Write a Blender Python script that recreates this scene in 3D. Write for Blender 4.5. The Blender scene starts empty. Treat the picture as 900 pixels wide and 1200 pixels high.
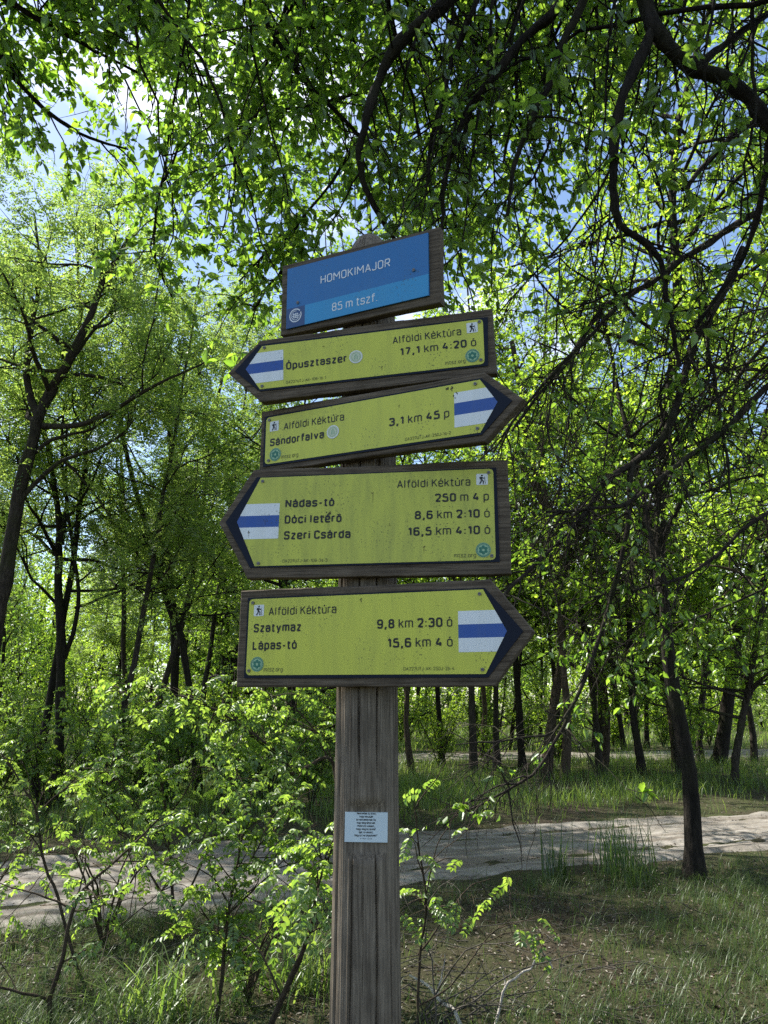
import bpy, math, random
import numpy as np
from mathutils import Matrix, Vector

# ------------------------------------------------------------------ camera, sky, sun, exposure
sc = bpy.context.scene
R = math.radians
PITCH = R(14.3)
EYE = 1.6
cam_data = bpy.data.cameras.new('camera')
cam_data.sensor_fit = 'HORIZONTAL'
cam_data.sensor_width = 36.0
cam_data.lens = 36.0
cam_data.clip_start = 0.05
cam_data.clip_end = 2000.0
cam = bpy.data.objects.new('camera', cam_data)
cam.location = (0, 0, EYE)
cam.rotation_euler = (R(90) + PITCH, 0, 0)
sc.collection.objects.link(cam)
sc.camera = cam

SUN_AZ = R(-57)      # from +Y, negative is to the left
SUN_EL = R(52)
world = bpy.data.worlds.new('World')
sc.world = world
world.use_nodes = True
nt = world.node_tree
nt.nodes.clear()
out = nt.nodes.new('ShaderNodeOutputWorld')
bg = nt.nodes.new('ShaderNodeBackground')
sky = nt.nodes.new('ShaderNodeTexSky')
sky.sky_type = 'NISHITA'
sky.sun_disc = False
sky.sun_elevation = SUN_EL
sky.sun_rotation = SUN_AZ
sky.air_density = 1.0
sky.dust_density = 0.6
sky.ozone_density = 2.0
tcw = nt.nodes.new('ShaderNodeTexCoord')
mapw = nt.nodes.new('ShaderNodeMapping')
mapw.inputs['Scale'].default_value = (1.0, 1.0, 1.7)
mapw.inputs['Location'].default_value = (1.35, 0.6, 0.3)
cl = nt.nodes.new('ShaderNodeTexNoise')
cl.inputs['Scale'].default_value = 2.6
cl.inputs['Detail'].default_value = 9.0
cl.inputs['Roughness'].default_value = 0.58
cr = nt.nodes.new('ShaderNodeValToRGB')
cr.color_ramp.elements[0].position = 0.50
cr.color_ramp.elements[1].position = 0.66
mixw = nt.nodes.new('ShaderNodeMix')
mixw.data_type = 'RGBA'
mixw.inputs['B'].default_value = (7.6, 7.8, 8.2, 1)      # sunlit cloud
nt.links.new(tcw.outputs['Generated'], mapw.inputs['Vector'])
nt.links.new(mapw.outputs['Vector'], cl.inputs['Vector'])
nt.links.new(cl.outputs['Fac'], cr.inputs['Fac'])
nt.links.new(cr.outputs['Color'], mixw.inputs['Factor'])
nt.links.new(sky.outputs['Color'], mixw.inputs['A'])
nt.links.new(mixw.outputs['Result'], bg.inputs['Color'])
bg.inputs['Strength'].default_value = 0.11
nt.links.new(bg.outputs['Background'], out.inputs['Surface'])

sun_data = bpy.data.lights.new('sun', 'SUN')
sun_data.energy = 5.0
sun_data.angle = R(0.53)
sun_data.color = (1.0, 0.95, 0.86)
sun = bpy.data.objects.new('sun', sun_data)
sdir = Vector((math.sin(SUN_AZ) * math.cos(SUN_EL), math.cos(SUN_AZ) * math.cos(SUN_EL), math.sin(SUN_EL)))
sun.rotation_euler = sdir.to_track_quat('Z', 'Y').to_euler()
sun.location = (-20, 20, 40)
sc.collection.objects.link(sun)

vs = sc.view_settings
vs.view_transform = 'Standard'
vs.look = 'None'
vs.gamma = 1.0
vs.use_curve_mapping = False
vs.exposure = 1.15
cy = sc.cycles
cy.max_bounces = 7
cy.diffuse_bounces = 4
cy.glossy_bounces = 2
cy.transmission_bounces = 5
cy.transparent_max_bounces = 4
cy.caustics_reflective = False
cy.caustics_refractive = False
cy.sample_clamp_indirect = 6.0
cy.use_denoising = False

# ------------------------------------------------------------------ small helpers
F = 900.0
CAM = np.array([0, 0, EYE])
AX_R = np.array([1.0, 0, 0])
AX_U = np.array([0, -math.sin(PITCH), math.cos(PITCH)])
AX_F = np.array([0, math.cos(PITCH), math.sin(PITCH)])


def at(px, py, Y):
    """The point that lies Y metres ahead of the camera in the direction of a spot of the photograph."""
    d = AX_R * (px - 450) / F + AX_U * (600 - py) / F + AX_F
    return CAM + d * (Y / d[1])


def ground_at(px, py):
    d = AX_R * (px - 450) / F + AX_U * (600 - py) / F + AX_F
    return CAM + d * (-EYE / d[2])


def link(o, parent=None):
    sc.collection.objects.link(o)
    if parent is not None:
        o.parent = parent
    return o


def tag(o, label=None, cat=None, group=None, kind=None):
    if label: o['label'] = label
    if cat: o['category'] = cat
    if group: o['group'] = group
    if kind: o['kind'] = kind
    return o


def empty(name, loc, rot=(0, 0, 0)):
    o = bpy.data.objects.new(name, None)
    o.empty_display_size = 0.2
    o.location = loc
    o.rotation_euler = rot
    return link(o)


def mesh_np(name, V, faces_list, smooth=False):
    """faces_list: list of (M,k) index arrays."""
    me = bpy.data.meshes.new(name)
    V = np.asarray(V, dtype=np.float32)
    me.vertices.add(len(V))
    me.vertices.foreach_set('co', V.ravel())
    idx = np.concatenate([f.ravel() for f in faces_list]).astype(np.int32)
    tot = np.concatenate([np.full(len(f), f.shape[1]) for f in faces_list]).astype(np.int32)
    start = np.concatenate([[0], np.cumsum(tot)[:-1]]).astype(np.int32)
    me.loops.add(len(idx))
    me.loops.foreach_set('vertex_index', idx)
    me.polygons.add(len(tot))
    me.polygons.foreach_set('loop_start', start)
    try:
        me.polygons.foreach_set('loop_total', tot)
    except Exception:
        pass
    if smooth:
        me.polygons.foreach_set('use_smooth', np.ones(len(tot), dtype=bool))
    me.update(calc_edges=True)
    me.validate()
    return me


def obj(name, me, mat, parent=None):
    o = bpy.data.objects.new(name, me)
    mats = mat if isinstance(mat, (list, tuple)) else [mat]
    if len(me.materials) == 0:
        for m in mats:
            me.materials.append(m)
    return link(o, parent)


def nrm(a):
    return a / np.maximum(np.linalg.norm(a, axis=-1, keepdims=True), 1e-9)


# ------------------------------------------------------------------ materials
def new_mat(name):
    m = bpy.data.materials.new(name)
    m.use_nodes = True
    n = m.node_tree
    n.nodes.clear()
    o = n.nodes.new('ShaderNodeOutputMaterial')
    return m, n, o


def N(n, t, **kw):
    x = n.nodes.new(t)
    for k, v in kw.items():
        if k in x.inputs.keys():
            x.inputs[k].default_value = v
        else:
            setattr(x, k, v)
    return x


def ramp(n, fac, stops):
    r = n.nodes.new('ShaderNodeValToRGB')
    e = r.color_ramp.elements
    while len(e) < len(stops):
        e.new(0.5)
    for i, (p, c) in enumerate(stops):
        e[i].position = p
        e[i].color = (*c, 1)
    n.links.new(fac, r.inputs['Fac'])
    return r.outputs['Color']


def noise(n, vec, scale, detail=5, rough=0.55, sc3=None, dist=0.0):
    if sc3 is not None:
        mp = N(n, 'ShaderNodeMapping')
        mp.inputs['Scale'].default_value = sc3
        n.links.new(vec, mp.inputs['Vector'])
        vec = mp.outputs['Vector']
    t = N(n, 'ShaderNodeTexNoise', Scale=scale, Detail=detail, Roughness=rough, Distortion=dist)
    n.links.new(vec, t.inputs['Vector'])
    return t.outputs['Fac']


def mixc(n, fac, a, b, mode='MIX'):
    m = n.nodes.new('ShaderNodeMix')
    m.data_type = 'RGBA'
    m.blend_type = mode
    for s, v in ((m.inputs['Factor'], fac), (m.inputs['A'], a), (m.inputs['B'], b)):
        if isinstance(v, (int, float)):
            s.default_value = v
        elif isinstance(v, tuple):
            s.default_value = (*v, 1)
        else:
            n.links.new(v, s)
    return m.outputs['Result']


def bump(n, h, strength, dist=0.01):
    b = N(n, 'ShaderNodeBump', Strength=strength, Distance=dist)
    n.links.new(h, b.inputs['Height'])
    return b.outputs['Normal']


def principled(n, o, col, rough=0.7, normal=None, spec=0.35):
    p = n.nodes.new('ShaderNodeBsdfPrincipled')
    if isinstance(col, tuple):
        p.inputs['Base Color'].default_value = (*col, 1)
    else:
        n.links.new(col, p.inputs['Base Color'])
    if isinstance(rough, (int, float)):
        p.inputs['Roughness'].default_value = rough
    else:
        n.links.new(rough, p.inputs['Roughness'])
    p.inputs['Specular IOR Level'].default_value = spec
    if normal is not None:
        n.links.new(normal, p.inputs['Normal'])
    n.links.new(p.outputs['BSDF'], o.inputs['Surface'])
    return p


def leaf_mat(name, dark, light, thin, trans=0.5, gloss=0.05):
    m, n, o = new_mat(name)
    geo = N(n, 'ShaderNodeNewGeometry')
    oi = N(n, 'ShaderNodeObjectInfo')
    base = mixc(n, geo.outputs['Random Per Island'], dark, light)
    t0 = mixc(n, geo.outputs['Random Per Island'], tuple(c * k for c, k in zip(thin, (.5, .62, .6))), tuple(min(1, c * k) for c, k in zip(thin, (1.35, 1.25, 1.2))))
    hs = N(n, 'ShaderNodeHueSaturation', Saturation=1.0)
    mr = N(n, 'ShaderNodeMapRange')
    mr.inputs['To Min'].default_value = 0.82
    mr.inputs['To Max'].default_value = 1.18
    n.links.new(oi.outputs['Random'], mr.inputs['Value'])
    n.links.new(mr.outputs['Result'], hs.inputs['Value'])
    n.links.new(t0, hs.inputs['Color'])
    d = N(n, 'ShaderNodeBsdfDiffuse')
    t = N(n, 'ShaderNodeBsdfTranslucent')
    g = N(n, 'ShaderNodeBsdfGlossy', Roughness=0.42)
    g.inputs['Color'].default_value = (0.85, 0.9, 0.85, 1)
    n.links.new(base, d.inputs['Color'])
    n.links.new(hs.outputs['Color'], t.inputs['Color'])
    m1 = N(n, 'ShaderNodeMixShader', Fac=trans)
    m2 = N(n, 'ShaderNodeMixShader', Fac=gloss)
    n.links.new(d.outputs[0], m1.inputs[1])
    n.links.new(t.outputs[0], m1.inputs[2])
    n.links.new(m1.outputs[0], m2.inputs[1])
    n.links.new(g.outputs[0], m2.inputs[2])
    n.links.new(m2.outputs[0], o.inputs['Surface'])
    return m


def bark_mat(name, dark, light, moss=0.0):
    m, n, o = new_mat(name)
    tc = N(n, 'ShaderNodeTexCoord')
    f = noise(n, tc.outputs['Object'], 1.0, 8, 0.65, (26, 26, 5), 0.6)
    f2 = noise(n, tc.outputs['Object'], 2.2, 4)
    col = ramp(n, f, [(0.32, dark), (0.68, light)])
    if moss:
        g = ramp(n, f2, [(0.5, (0, 0, 0)), (0.62, (moss, moss, moss))])
        col = mixc(n, g, col, (0.045, 0.055, 0.018))
    principled(n, o, col, 0.9, bump(n, f, 1.0, 0.05), 0.15)
    return m


M = {}
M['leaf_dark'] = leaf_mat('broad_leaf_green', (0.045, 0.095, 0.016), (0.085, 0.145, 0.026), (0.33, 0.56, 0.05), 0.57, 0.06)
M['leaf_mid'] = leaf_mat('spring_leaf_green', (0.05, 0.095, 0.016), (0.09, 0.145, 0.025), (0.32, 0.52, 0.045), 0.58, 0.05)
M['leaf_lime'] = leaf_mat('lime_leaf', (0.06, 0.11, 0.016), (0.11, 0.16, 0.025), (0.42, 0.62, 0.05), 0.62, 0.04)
M['leaf_acacia'] = leaf_mat('feathery_leaf', (0.06, 0.105, 0.026), (0.115, 0.155, 0.045), (0.345, 0.49, 0.085), 0.6, 0.04)
M['leaf_sapling'] = leaf_mat('sapling_leaf', (0.07, 0.13, 0.02), (0.11, 0.18, 0.03), (0.37, 0.56, 0.07), 0.58, 0.05)
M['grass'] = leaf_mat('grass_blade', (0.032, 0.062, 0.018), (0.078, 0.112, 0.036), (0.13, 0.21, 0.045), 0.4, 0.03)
M['grass_sun'] = leaf_mat('sunlit_tone_grass_blade', (0.06, 0.11, 0.025), (0.12, 0.17, 0.045), (0.30, 0.44, 0.07), 0.5, 0.04)  # brighter copy of the grass, the bank's sunlight put into its colour
M['reed'] = leaf_mat('dark_grass_blade', (0.03, 0.06, 0.018), (0.055, 0.09, 0.025), (0.10, 0.18, 0.03), 0.35, 0.05)
M['litter'] = leaf_mat('dead_leaf', (0.06, 0.046, 0.034), (0.18, 0.145, 0.11), (0.13, 0.09, 0.055), 0.25, 0.03)
M['bark'] = bark_mat('dark_bark', (0.016, 0.013, 0.011), (0.075, 0.062, 0.050), 0.35)
M['bark_brown'] = bark_mat('brown_bark', (0.03, 0.022, 0.016), (0.12, 0.09, 0.066), 0.15)
M['bark_dark'] = bark_mat('blackish_bark', (0.008, 0.007, 0.006), (0.038, 0.031, 0.025), 0.2)
M['bark_grey'] = bark_mat('grey_bark', (0.05, 0.045, 0.038), (0.17, 0.155, 0.13), 0.3)
M['twig_pale'] = bark_mat('bleached_twig', (0.34, 0.31, 0.27), (0.62, 0.58, 0.52))
M['stem'] = bark_mat('sapling_stem', (0.035, 0.026, 0.018), (0.11, 0.085, 0.06))

# ------------------------------------------------------------------ batch geometry


class Tubes:
    """Collects tapering limbs and turns them into one continuous-looking wood mesh."""

    def __init__(self):
        self.V, self.Fq, self.Ft, self.n = [], [], [], 0

    def add(self, P, Rad, sides=6):
        P = np.asarray(P, float)
        Rad = np.asarray(Rad, float)
        if P.ndim == 2:
            P, Rad = P[None], Rad[None]
        T, n, _ = P.shape
        tan = np.empty_like(P)
        tan[:, 1:-1] = P[:, 2:] - P[:, :-2]
        tan[:, 0] = P[:, 1] - P[:, 0]
        tan[:, -1] = P[:, -1] - P[:, -2]
        tan = nrm(tan)
        mean = nrm(P[:, -1] - P[:, 0])
        ref = np.eye(3)[np.argmin(np.abs(mean), axis=1)][:, None, :]
        a = nrm(np.cross(tan, ref))
        b = np.cross(tan, a)
        th = np.arange(sides) * 2 * math.pi / sides
        ring = P[:, :, None, :] + Rad[:, :, None, None] * (a[:, :, None, :] * np.cos(th)[None, None, :, None] + b[:, :, None, :] * np.sin(th)[None, None, :, None])
        self.V.append(ring.reshape(-1, 3))
        base = self.n + (np.arange(T) * n * sides)[:, None, None] + (np.arange(n - 1) * sides)[None, :, None]
        i = np.arange(sides)[None, None, :]
        j = (np.arange(sides) + 1) % sides
        j = j[None, None, :]
        f = np.stack([base + i, base + j, base + sides + j, base + sides + i], -1).reshape(-1, 4)
        self.Fq.append(f)
        self.n += T * n * sides
        return self

    def mesh(self, name):
        return mesh_np(name, np.concatenate(self.V), [np.concatenate(self.Fq)], smooth=True)


def resample(pts, n):
    """Smooth (Catmull-Rom) resampling of a polyline."""
    pts = np.asarray(pts, float)
    if len(pts) == 2:
        return pts[0] + (pts[1] - pts[0]) * np.linspace(0, 1, n)[:, None]
    ext = np.vstack([2 * pts[0] - pts[1], pts, 2 * pts[-1] - pts[-2]])
    m = len(pts) - 1
    u = np.linspace(0, m, n)
    k = np.minimum(u.astype(int), m - 1)
    t = (u - k)[:, None]
    p0, p1, p2, p3 = ext[k], ext[k + 1], ext[k + 2], ext[k + 3]
    return 0.5 * ((2 * p1) + (-p0 + p2) * t + (2 * p0 - 5 * p1 + 4 * p2 - p3) * t * t + (-p0 + 3 * p1 - 3 * p2 + p3) * t ** 3)


def grow(rng, S, D, L, n, wander=0.18, droop=0.0):
    """Grows len(S) wandering branches; droop > 0 bends them down, < 0 up."""
    S, D, L = np.asarray(S, float), nrm(np.asarray(D, float)), np.asarray(L, float)
    P = [S]
    d = D
    for k in range(n - 1):
        d = nrm(d + rng.normal(0, wander, d.shape) + np.array([0, 0, -droop]))
        P.append(P[-1] + d * (L / (n - 1))[:, None])
    return np.stack(P, 1)


def sample_on(rng, P, per, lo=0.25, hi=1.0):
    """per random spots on each of the polylines P (T,n,3) -> (positions, tangents, fraction, index)."""
    T, n, _ = P.shape
    s = rng.uniform(lo, hi, (T, per)) * (n - 1)
    k = np.minimum(s.astype(int), n - 2)
    t = (s - k)[..., None]
    idx = np.arange(T)[:, None]
    a, b = P[idx, k], P[idx, k + 1]
    return (a + (b - a) * t).reshape(-1, 3), nrm(b - a).reshape(-1, 3), (s / (n - 1)).reshape(-1), np.repeat(np.arange(T), per)


LEAF6 = np.array([[0, 0, 0], [-.5, .36, .10], [-.40, .68, .06], [0, 1.0, -.24], [.40, .68, .06], [.5, .36, .10]])
LEAF4 = np.array([[0, 0, 0], [-.5, .5, .06], [0, 1.0, -.05], [.5, .5, .06]])


def leaf_mesh(name, pos, dirv, up, size, ratio=0.5, detail=True):
    T = LEAF6 if detail else LEAF4
    y = nrm(dirv)
    x = nrm(np.cross(y, up))
    z = np.cross(x, y)
    size = np.asarray(size)[:, None, None]
    V = pos[:, None, :] + size * (T[None, :, 0:1] * ratio * x[:, None, :] + T[None, :, 1:2] * y[:, None, :] + T[None, :, 2:3] * z[:, None, :])
    k = len(T)
    b = (np.arange(len(pos)) * k)[:, None]
    if detail:
        f = [np.concatenate([b + np.array([[0, 3, 2, 1]]), b + np.array([[0, 5, 4, 3]])])]
    else:
        f = [b + np.array([[0, 3, 2, 1]])]
    return mesh_np(name, V.reshape(-1, 3), f)


def pinnate(rng, S, D, L, pairs, droop=0.35):
    """Feathered leaves: leaflet positions, directions and normals along curved stalks."""
    S, D, L = np.asarray(S, float), nrm(np.asarray(D, float)), np.asarray(L, float)
    T = len(S)
    s = np.linspace(0.25, 1.0, pairs)
    down = np.array([0, 0, -1.0])
    C = S[:, None, :] + L[:, None, None] * (D[:, None, :] * s[None, :, None] + down * droop * (s ** 2)[None, :, None])
    tan = nrm(D[:, None, :] + down * 2 * droop * s[None, :, None])
    up0 = np.array([0, 0, 1.0]) + rng.normal(0, .35, (T, 1, 3))
    side = nrm(np.cross(tan, up0))
    up = np.cross(side, tan)
    pos, dr, un = [], [], []
    for sg in (-1, 1):
        d = nrm(side * sg + tan * 0.35 + down * 0.25 + rng.normal(0, .12, tan.shape))
        pos.append(C.reshape(-1, 3)); dr.append(d.reshape(-1, 3)); un.append((up + rng.normal(0, .25, up.shape)).reshape(-1, 3))
    pos.append(C[:, -1]); dr.append(tan[:, -1]); un.append(up[:, -1])     # end leaflet
    stalk = np.concatenate([S[:, None, :], C[:, ::max(1, pairs // 3)]], 1)
    return np.concatenate(pos), np.concatenate(dr), np.concatenate(un), stalk


def leafy(rng, twigs, per, size, lo=0.1, spread=0.8, droop=0.35):
    """Leaf positions, directions, normals and sizes along twigs."""
    p, t, s, _ = sample_on(rng, twigs, per, lo)
    d = nrm(t * 0.55 + rng.normal(0, spread, t.shape) * np.array([1, 1, .7]) + np.array([0, 0, -droop]))
    u = nrm(np.array([0, 0, 1.0]) + rng.normal(0, .55, t.shape))
    return p, d, u, size * rng.uniform(.45, 1.3, len(p))


def branch_off(rng, P, per, lo, length, wander=0.2, droop=0.0, n=6, out=0.8, up=0.15, taper=0.5):
    p, t, s, i = sample_on(rng, P, per, lo)
    d = nrm(t * 0.7 + rng.normal(0, out, t.shape) + np.array([0, 0, up]))
    L = length * rng.uniform(.55, 1.15, len(p)) * (1 - taper * (s - lo) / (1 - lo + 1e-6))
    return grow(rng, p, d, L, n, wander, droop), s, i


def taper_r(r0, r1, T, n):
    return np.broadcast_to(np.linspace(0, 1, n)[None, :] * (np.asarray(r1) - np.asarray(r0))[..., None] + np.asarray(r0)[..., None], (T, n))


def crown_on(rng, tubes, trunk, radii, K, t0, L1, k2, k3, leaf, kind='broad', kl=10, droop1=-0.02, elev=(0.1, 0.9), twig_len=0.5, detail=False, ratio=0.55, mesh_twigs=False, lo1=0.3):
    """Limbs, branches, twigs and leaves on a trunk polyline. Returns leaf arrays."""
    n = len(trunk)
    t = np.sort(rng.uniform(t0, 0.985, K))
    s = t * (n - 1)
    k = np.minimum(s.astype(int), n - 2)
    f = (s - k)[:, None]
    S = trunk[k] + (trunk[k + 1] - trunk[k]) * f
    rs = radii[k]
    az = np.arange(K) * 2.4 + rng.uniform(-.5, .5, K)
    el = rng.uniform(*elev, K) + 0.35 * (t - t0)
    D = np.stack([np.cos(az) * np.cos(el), np.sin(az) * np.cos(el), np.sin(el)], 1)
    L = L1 * rng.uniform(.65, 1.1, K) * (1 - 0.55 * np.clip((t - t0) / (1 - t0), 0, 1) ** 1.5)
    l1 = grow(rng, S, D, L, 9, .16, droop1)
    r1 = np.minimum(rs * 0.55, 0.012 + 0.016 * L)
    tubes.add(l1, taper_r(r1, r1 * .2, K, 9), 6)
    l2, s2, i2 = branch_off(rng, l1, k2, lo1, L1 * .42, .2, 0.02, 6)
    r2 = r1[i2] * (1 - .75 * s2) * .6 + .003
    tubes.add(l2, taper_r(r2, r2 * .3, len(l2), 6), 4)
    l3, s3, i3 = branch_off(rng, l2, k3, .15, twig_len, .2, 0.06, 4, taper=.2)
    if mesh_twigs:
        tubes.add(l3, taper_r(np.full(len(l3), .0035), np.full(len(l3), .0015), len(l3), 4), 3)
    if kind == 'broad':
        return leafy(rng, l3, kl, leaf)
    p, tt, ss, ii = sample_on(rng, l3, kl, .2)
    d = nrm(tt * .5 + rng.normal(0, .8, tt.shape) * np.array([1, 1, .6]))
    pp, dd, uu, st = pinnate(rng, p, d, np.full(len(p), leaf * 4.2) * rng.uniform(.7, 1.15, len(p)), 5)
    return pp, dd, uu, leaf * rng.uniform(.75, 1.15, len(pp))


def cat(*ls):
    return tuple(np.concatenate([l[i] for l in ls]) for i in range(4))


# ------------------------------------------------------------------ ground, track, path
def hgt(x, y):
    a_ = -(x + 22) * .3699 + (y - .2) * .9291          # metres from the centre line of the track
    b_ = -(x + 40) * .1644 + (y - 20) * .9864
    flat = np.clip((np.minimum(np.abs(a_), np.abs(b_) - .6) - 2.0) / 1.5, 0, 1)
    return flat * (0.045 * np.sin(x * .55 + 1.3) * np.cos(y * .43) + 0.03 * np.sin(x * 1.3 + y * .9) + 0.02 * np.sin(y * 1.9 - x * .7 + 2)) * np.clip((np.hypot(x, y) - 1) / 6, 0.1, 1)


def axis_pts(lo, hi, near, step):
    a = np.arange(-near, near + step, step)
    g = near * np.exp(np.linspace(.03, math.log(hi / near), 30))
    return np.unique(np.concatenate([-g, a, g]))


def grid_mesh(name, X, Y, Z):
    h, w = X.shape
    i = np.arange((h - 1) * w).reshape(h - 1, w)[:, :-1].ravel()
    f = np.stack([i, i + 1, i + w + 1, i + w], 1)
    return mesh_np(name, np.stack([X, Y, Z], -1).reshape(-1, 3), [f], smooth=True)


gx = axis_pts(0, 450, 30, .35)
gy = axis_pts(0, 450, 40, .35)
X, Y = np.meshgrid(gx, gy)
m, n, o = new_mat('forest_floor')
tc = N(n, 'ShaderNodeTexCoord')
big = noise(n, tc.outputs['Object'], .55, 5, .6)
fine = noise(n, tc.outputs['Object'], 16, 9, .72)
mid = noise(n, tc.outputs['Object'], 3.2, 6, .6)
c = ramp(n, fine, [(.30, (0.018, .014, .010)), (.46, (.045, .036, .026)), (.60, (.085, .068, .049)), (.74, (.15, .126, .092))])
g = ramp(n, big, [(.36, (0, 0, 0)), (.58, (.8, .8, .8))])
c = mixc(n, g, c, mixc(n, fine, (.03, .045, .014), (.085, .10, .035)))
c = mixc(n, ramp(n, mid, [(.35, (.5, .5, .5)), (.6, (0, 0, 0))]), c, (.06, .046, .033))
principled(n, o, c, .95, bump(n, fine, 1.0, .05), .1)
M['ground'] = m
gr = obj('ground', grid_mesh('ground', X, Y, hgt(X, Y)), m)
tag(gr, 'forest floor of dry litter and thin grass', 'ground', kind='structure')

m, n, o = new_mat('sandy_track')
tc = N(n, 'ShaderNodeTexCoord')
a = noise(n, tc.outputs['Object'], 30, 8, .7)
b = noise(n, tc.outputs['Object'], 1.6, 6, .65, None, .4)
d_ = noise(n, tc.outputs['Object'], 7, 4, .6)
c = ramp(n, b, [(.33, (.16, .147, .128)), (.55, (.255, .236, .21)), (.72, (.345, .32, .29))])
mpr = N(n, 'ShaderNodeMapping')
mpr.inputs['Rotation'].default_value = (0, 0, -math.atan2(22.3, 56))
n.links.new(tc.outputs['Object'], mpr.inputs['Vector'])
trk = noise(n, mpr.outputs['Vector'], 1.0, 6, .6, (.35, 5.5, 1), .3)
c = mixc(n, ramp(n, trk, [(.42, (.75, .75, .75)), (.58, (0, 0, 0))]), c, (.12, .10, .08))
c = mixc(n, ramp(n, a, [(.50, (0, 0, 0)), (.72, (.6, .6, .6))]), c, (.11, .09, .07))
principled(n, o, c, .95, bump(n, d_, .9, .05), .1)
M['sand'] = m


def strip(name, p0, p1, w, seed, label, cat_, wob=.35):
    """A sandy strip along a gently bending centre line from p0 to p1 with ragged edges and wheel ruts."""
    rng = np.random.default_rng(seed)
    p0, p1 = np.array(p0, float), np.array(p1, float)
    n_, mcross = 340, 25
    s = np.linspace(0, 1, n_)
    L = np.linalg.norm(p1 - p0)
    dirv = (p1 - p0) / L
    nv = np.array([-dirv[1], dirv[0]])
    mid_ = p0 + (p1 - p0) * s[:, None] + nv * (0.25 * np.sin(s * L * .18 + seed))[:, None]
    def ragged():
        r = np.zeros(n_)
        for fq, am in ((.5, .5), (1.3, .35), (3.1, .25), (7.3, .14), (13, .08)):
            r += am * np.sin(s * L * fq + rng.uniform(0, 6.28))
        return r * wob
    e0, e1 = -w / 2 + ragged(), w / 2 + ragged()
    t = np.linspace(0, 1, mcross)
    off = e0[:, None] + (e1 - e0)[:, None] * t
    XY = mid_[:, None, :] + nv * off[..., None]
    z = hgt(XY[..., 0], XY[..., 1]) + .03
    z += -.05 * (np.exp(-((off - .75) / .22) ** 2) + np.exp(-((off + .75) / .22) ** 2)) * .6
    z += .014 * rng.normal(0, .5, z.shape)
    z += -.06 * np.clip((np.abs(t - .5) - .42) / .08, 0, 1)
    ob = obj(name, grid_mesh(name, XY[..., 0], XY[..., 1], z), M['sand'])
    return tag(ob, label, cat_, kind='structure')


strip('road', (-22, 0.2), (34, 22.5), 3.05, 3, 'pale sandy track crossing the wood just behind the signpost', 'road')
strip('path', (-40, 20), (50, 35), 4.2, 9, 'second sandy path further back between the trees', 'path', .6)


def road_dist(x, y):
    """Distance to the centre of the near track (signed, + is beyond it) and of the far path."""
    def sd(p0, p1):
        d = np.array(p1, float) - np.array(p0, float)
        d /= np.linalg.norm(d)
        return -(x - p0[0]) * d[1] + (y - p0[1]) * d[0]
    return sd((-22, 0.2), (34, 22.5)), sd((-40, 20), (50, 35))


# ------------------------------------------------------------------ SIGNPOST
def wood_mat(name, axis, dark, light):
    m, n, o = new_mat(name)
    tc = N(n, 'ShaderNodeTexCoord')
    oi = N(n, 'ShaderNodeObjectInfo')
    ad = N(n, 'ShaderNodeVectorMath', operation='ADD')
    sx = N(n, 'ShaderNodeVectorMath', operation='SCALE')
    cmb = N(n, 'ShaderNodeCombineXYZ')
    for k in 'XYZ':
        n.links.new(oi.outputs['Random'], cmb.inputs[k])
    n.links.new(cmb.outputs[0], sx.inputs[0])
    sx.inputs['Scale'].default_value = 13.0
    n.links.new(tc.outputs['Object'], ad.inputs[0])
    n.links.new(sx.outputs[0], ad.inputs[1])
    v = ad.outputs[0]
    s = [150, 150, 150]; s[axis] = 5
    s2 = [420, 420, 420]; s2[axis] = 9
    f = noise(n, v, 1, 7, .62, tuple(s), .5)
    f2 = noise(n, v, 1, 4, .6, tuple(s2))
    blot = noise(n, v, 9, 5, .6)
    c = ramp(n, f, [(.3, dark), (.5, tuple((a + b) / 2 for a, b in zip(dark, light))), (.72, light)])
    c = mixc(n, ramp(n, f2, [(.3, (.55, .55, .55)), (.5, (0, 0, 0))]), c, tuple(x * .45 for x in dark))
    c = mixc(n, ramp(n, blot, [(.45, (0, 0, 0)), (.75, (.6, .6, .6))]), c, tuple(x * .8 for x in dark))
    hh = mixc(n, .5, f, f2)
    principled(n, o, c, .85, bump(n, hh, .9, .004), .2)
    return m


M['post'] = wood_mat('weathered_post', 2, (.075, .060, .044), (.30, .252, .19))
M['board'] = wood_mat('weathered_board', 0, (.044, .033, .023), (.20, .16, .115))


def paint(name, col, rough=.45, dirt=.0, spec=.4, streak=False):
    m, n, o = new_mat(name)
    tc = N(n, 'ShaderNodeTexCoord')
    v = tc.outputs['Object']
    c = mixc(n, noise(n, v, 14, 5, .6), tuple(x * .90 for x in col), tuple(min(1, x * 1.06) for x in col))
    if dirt:
        vor = N(n, 'ShaderNodeTexVoronoi', Scale=120.0)
        n.links.new(v, vor.inputs['Vector'])
        spot = ramp(n, vor.outputs['Distance'], [(.14, (1, 1, 1)), (.28, (0, 0, 0))])
        area = ramp(n, noise(n, v, 9, 4, .6), [(.56 - .18 * dirt, (0, 0, 0)), (.66, (1, 1, 1))])
        sm = mixc(n, 1.0, spot, area, 'MULTIPLY')
        c = mixc(n, mixc(n, 1.0, sm, (.85, .85, .85), 'MULTIPLY'), c, (.06, .065, .03))
        smear = ramp(n, noise(n, v, 1, 6, .65, (38, 6, 30)), [(.42, (0, 0, 0)), (.78, (min(.9, .6 * dirt),) * 3)])
        c = mixc(n, smear, c, (.20, .22, .06))
        fade = ramp(n, noise(n, v, 3.2, 4, .55), [(.4, (0, 0, 0)), (.7, (.25, .25, .25))])
        c = mixc(n, fade, c, tuple(x * .72 + .03 for x in col))
    principled(n, o, c, rough, None, spec)
    return m


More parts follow.
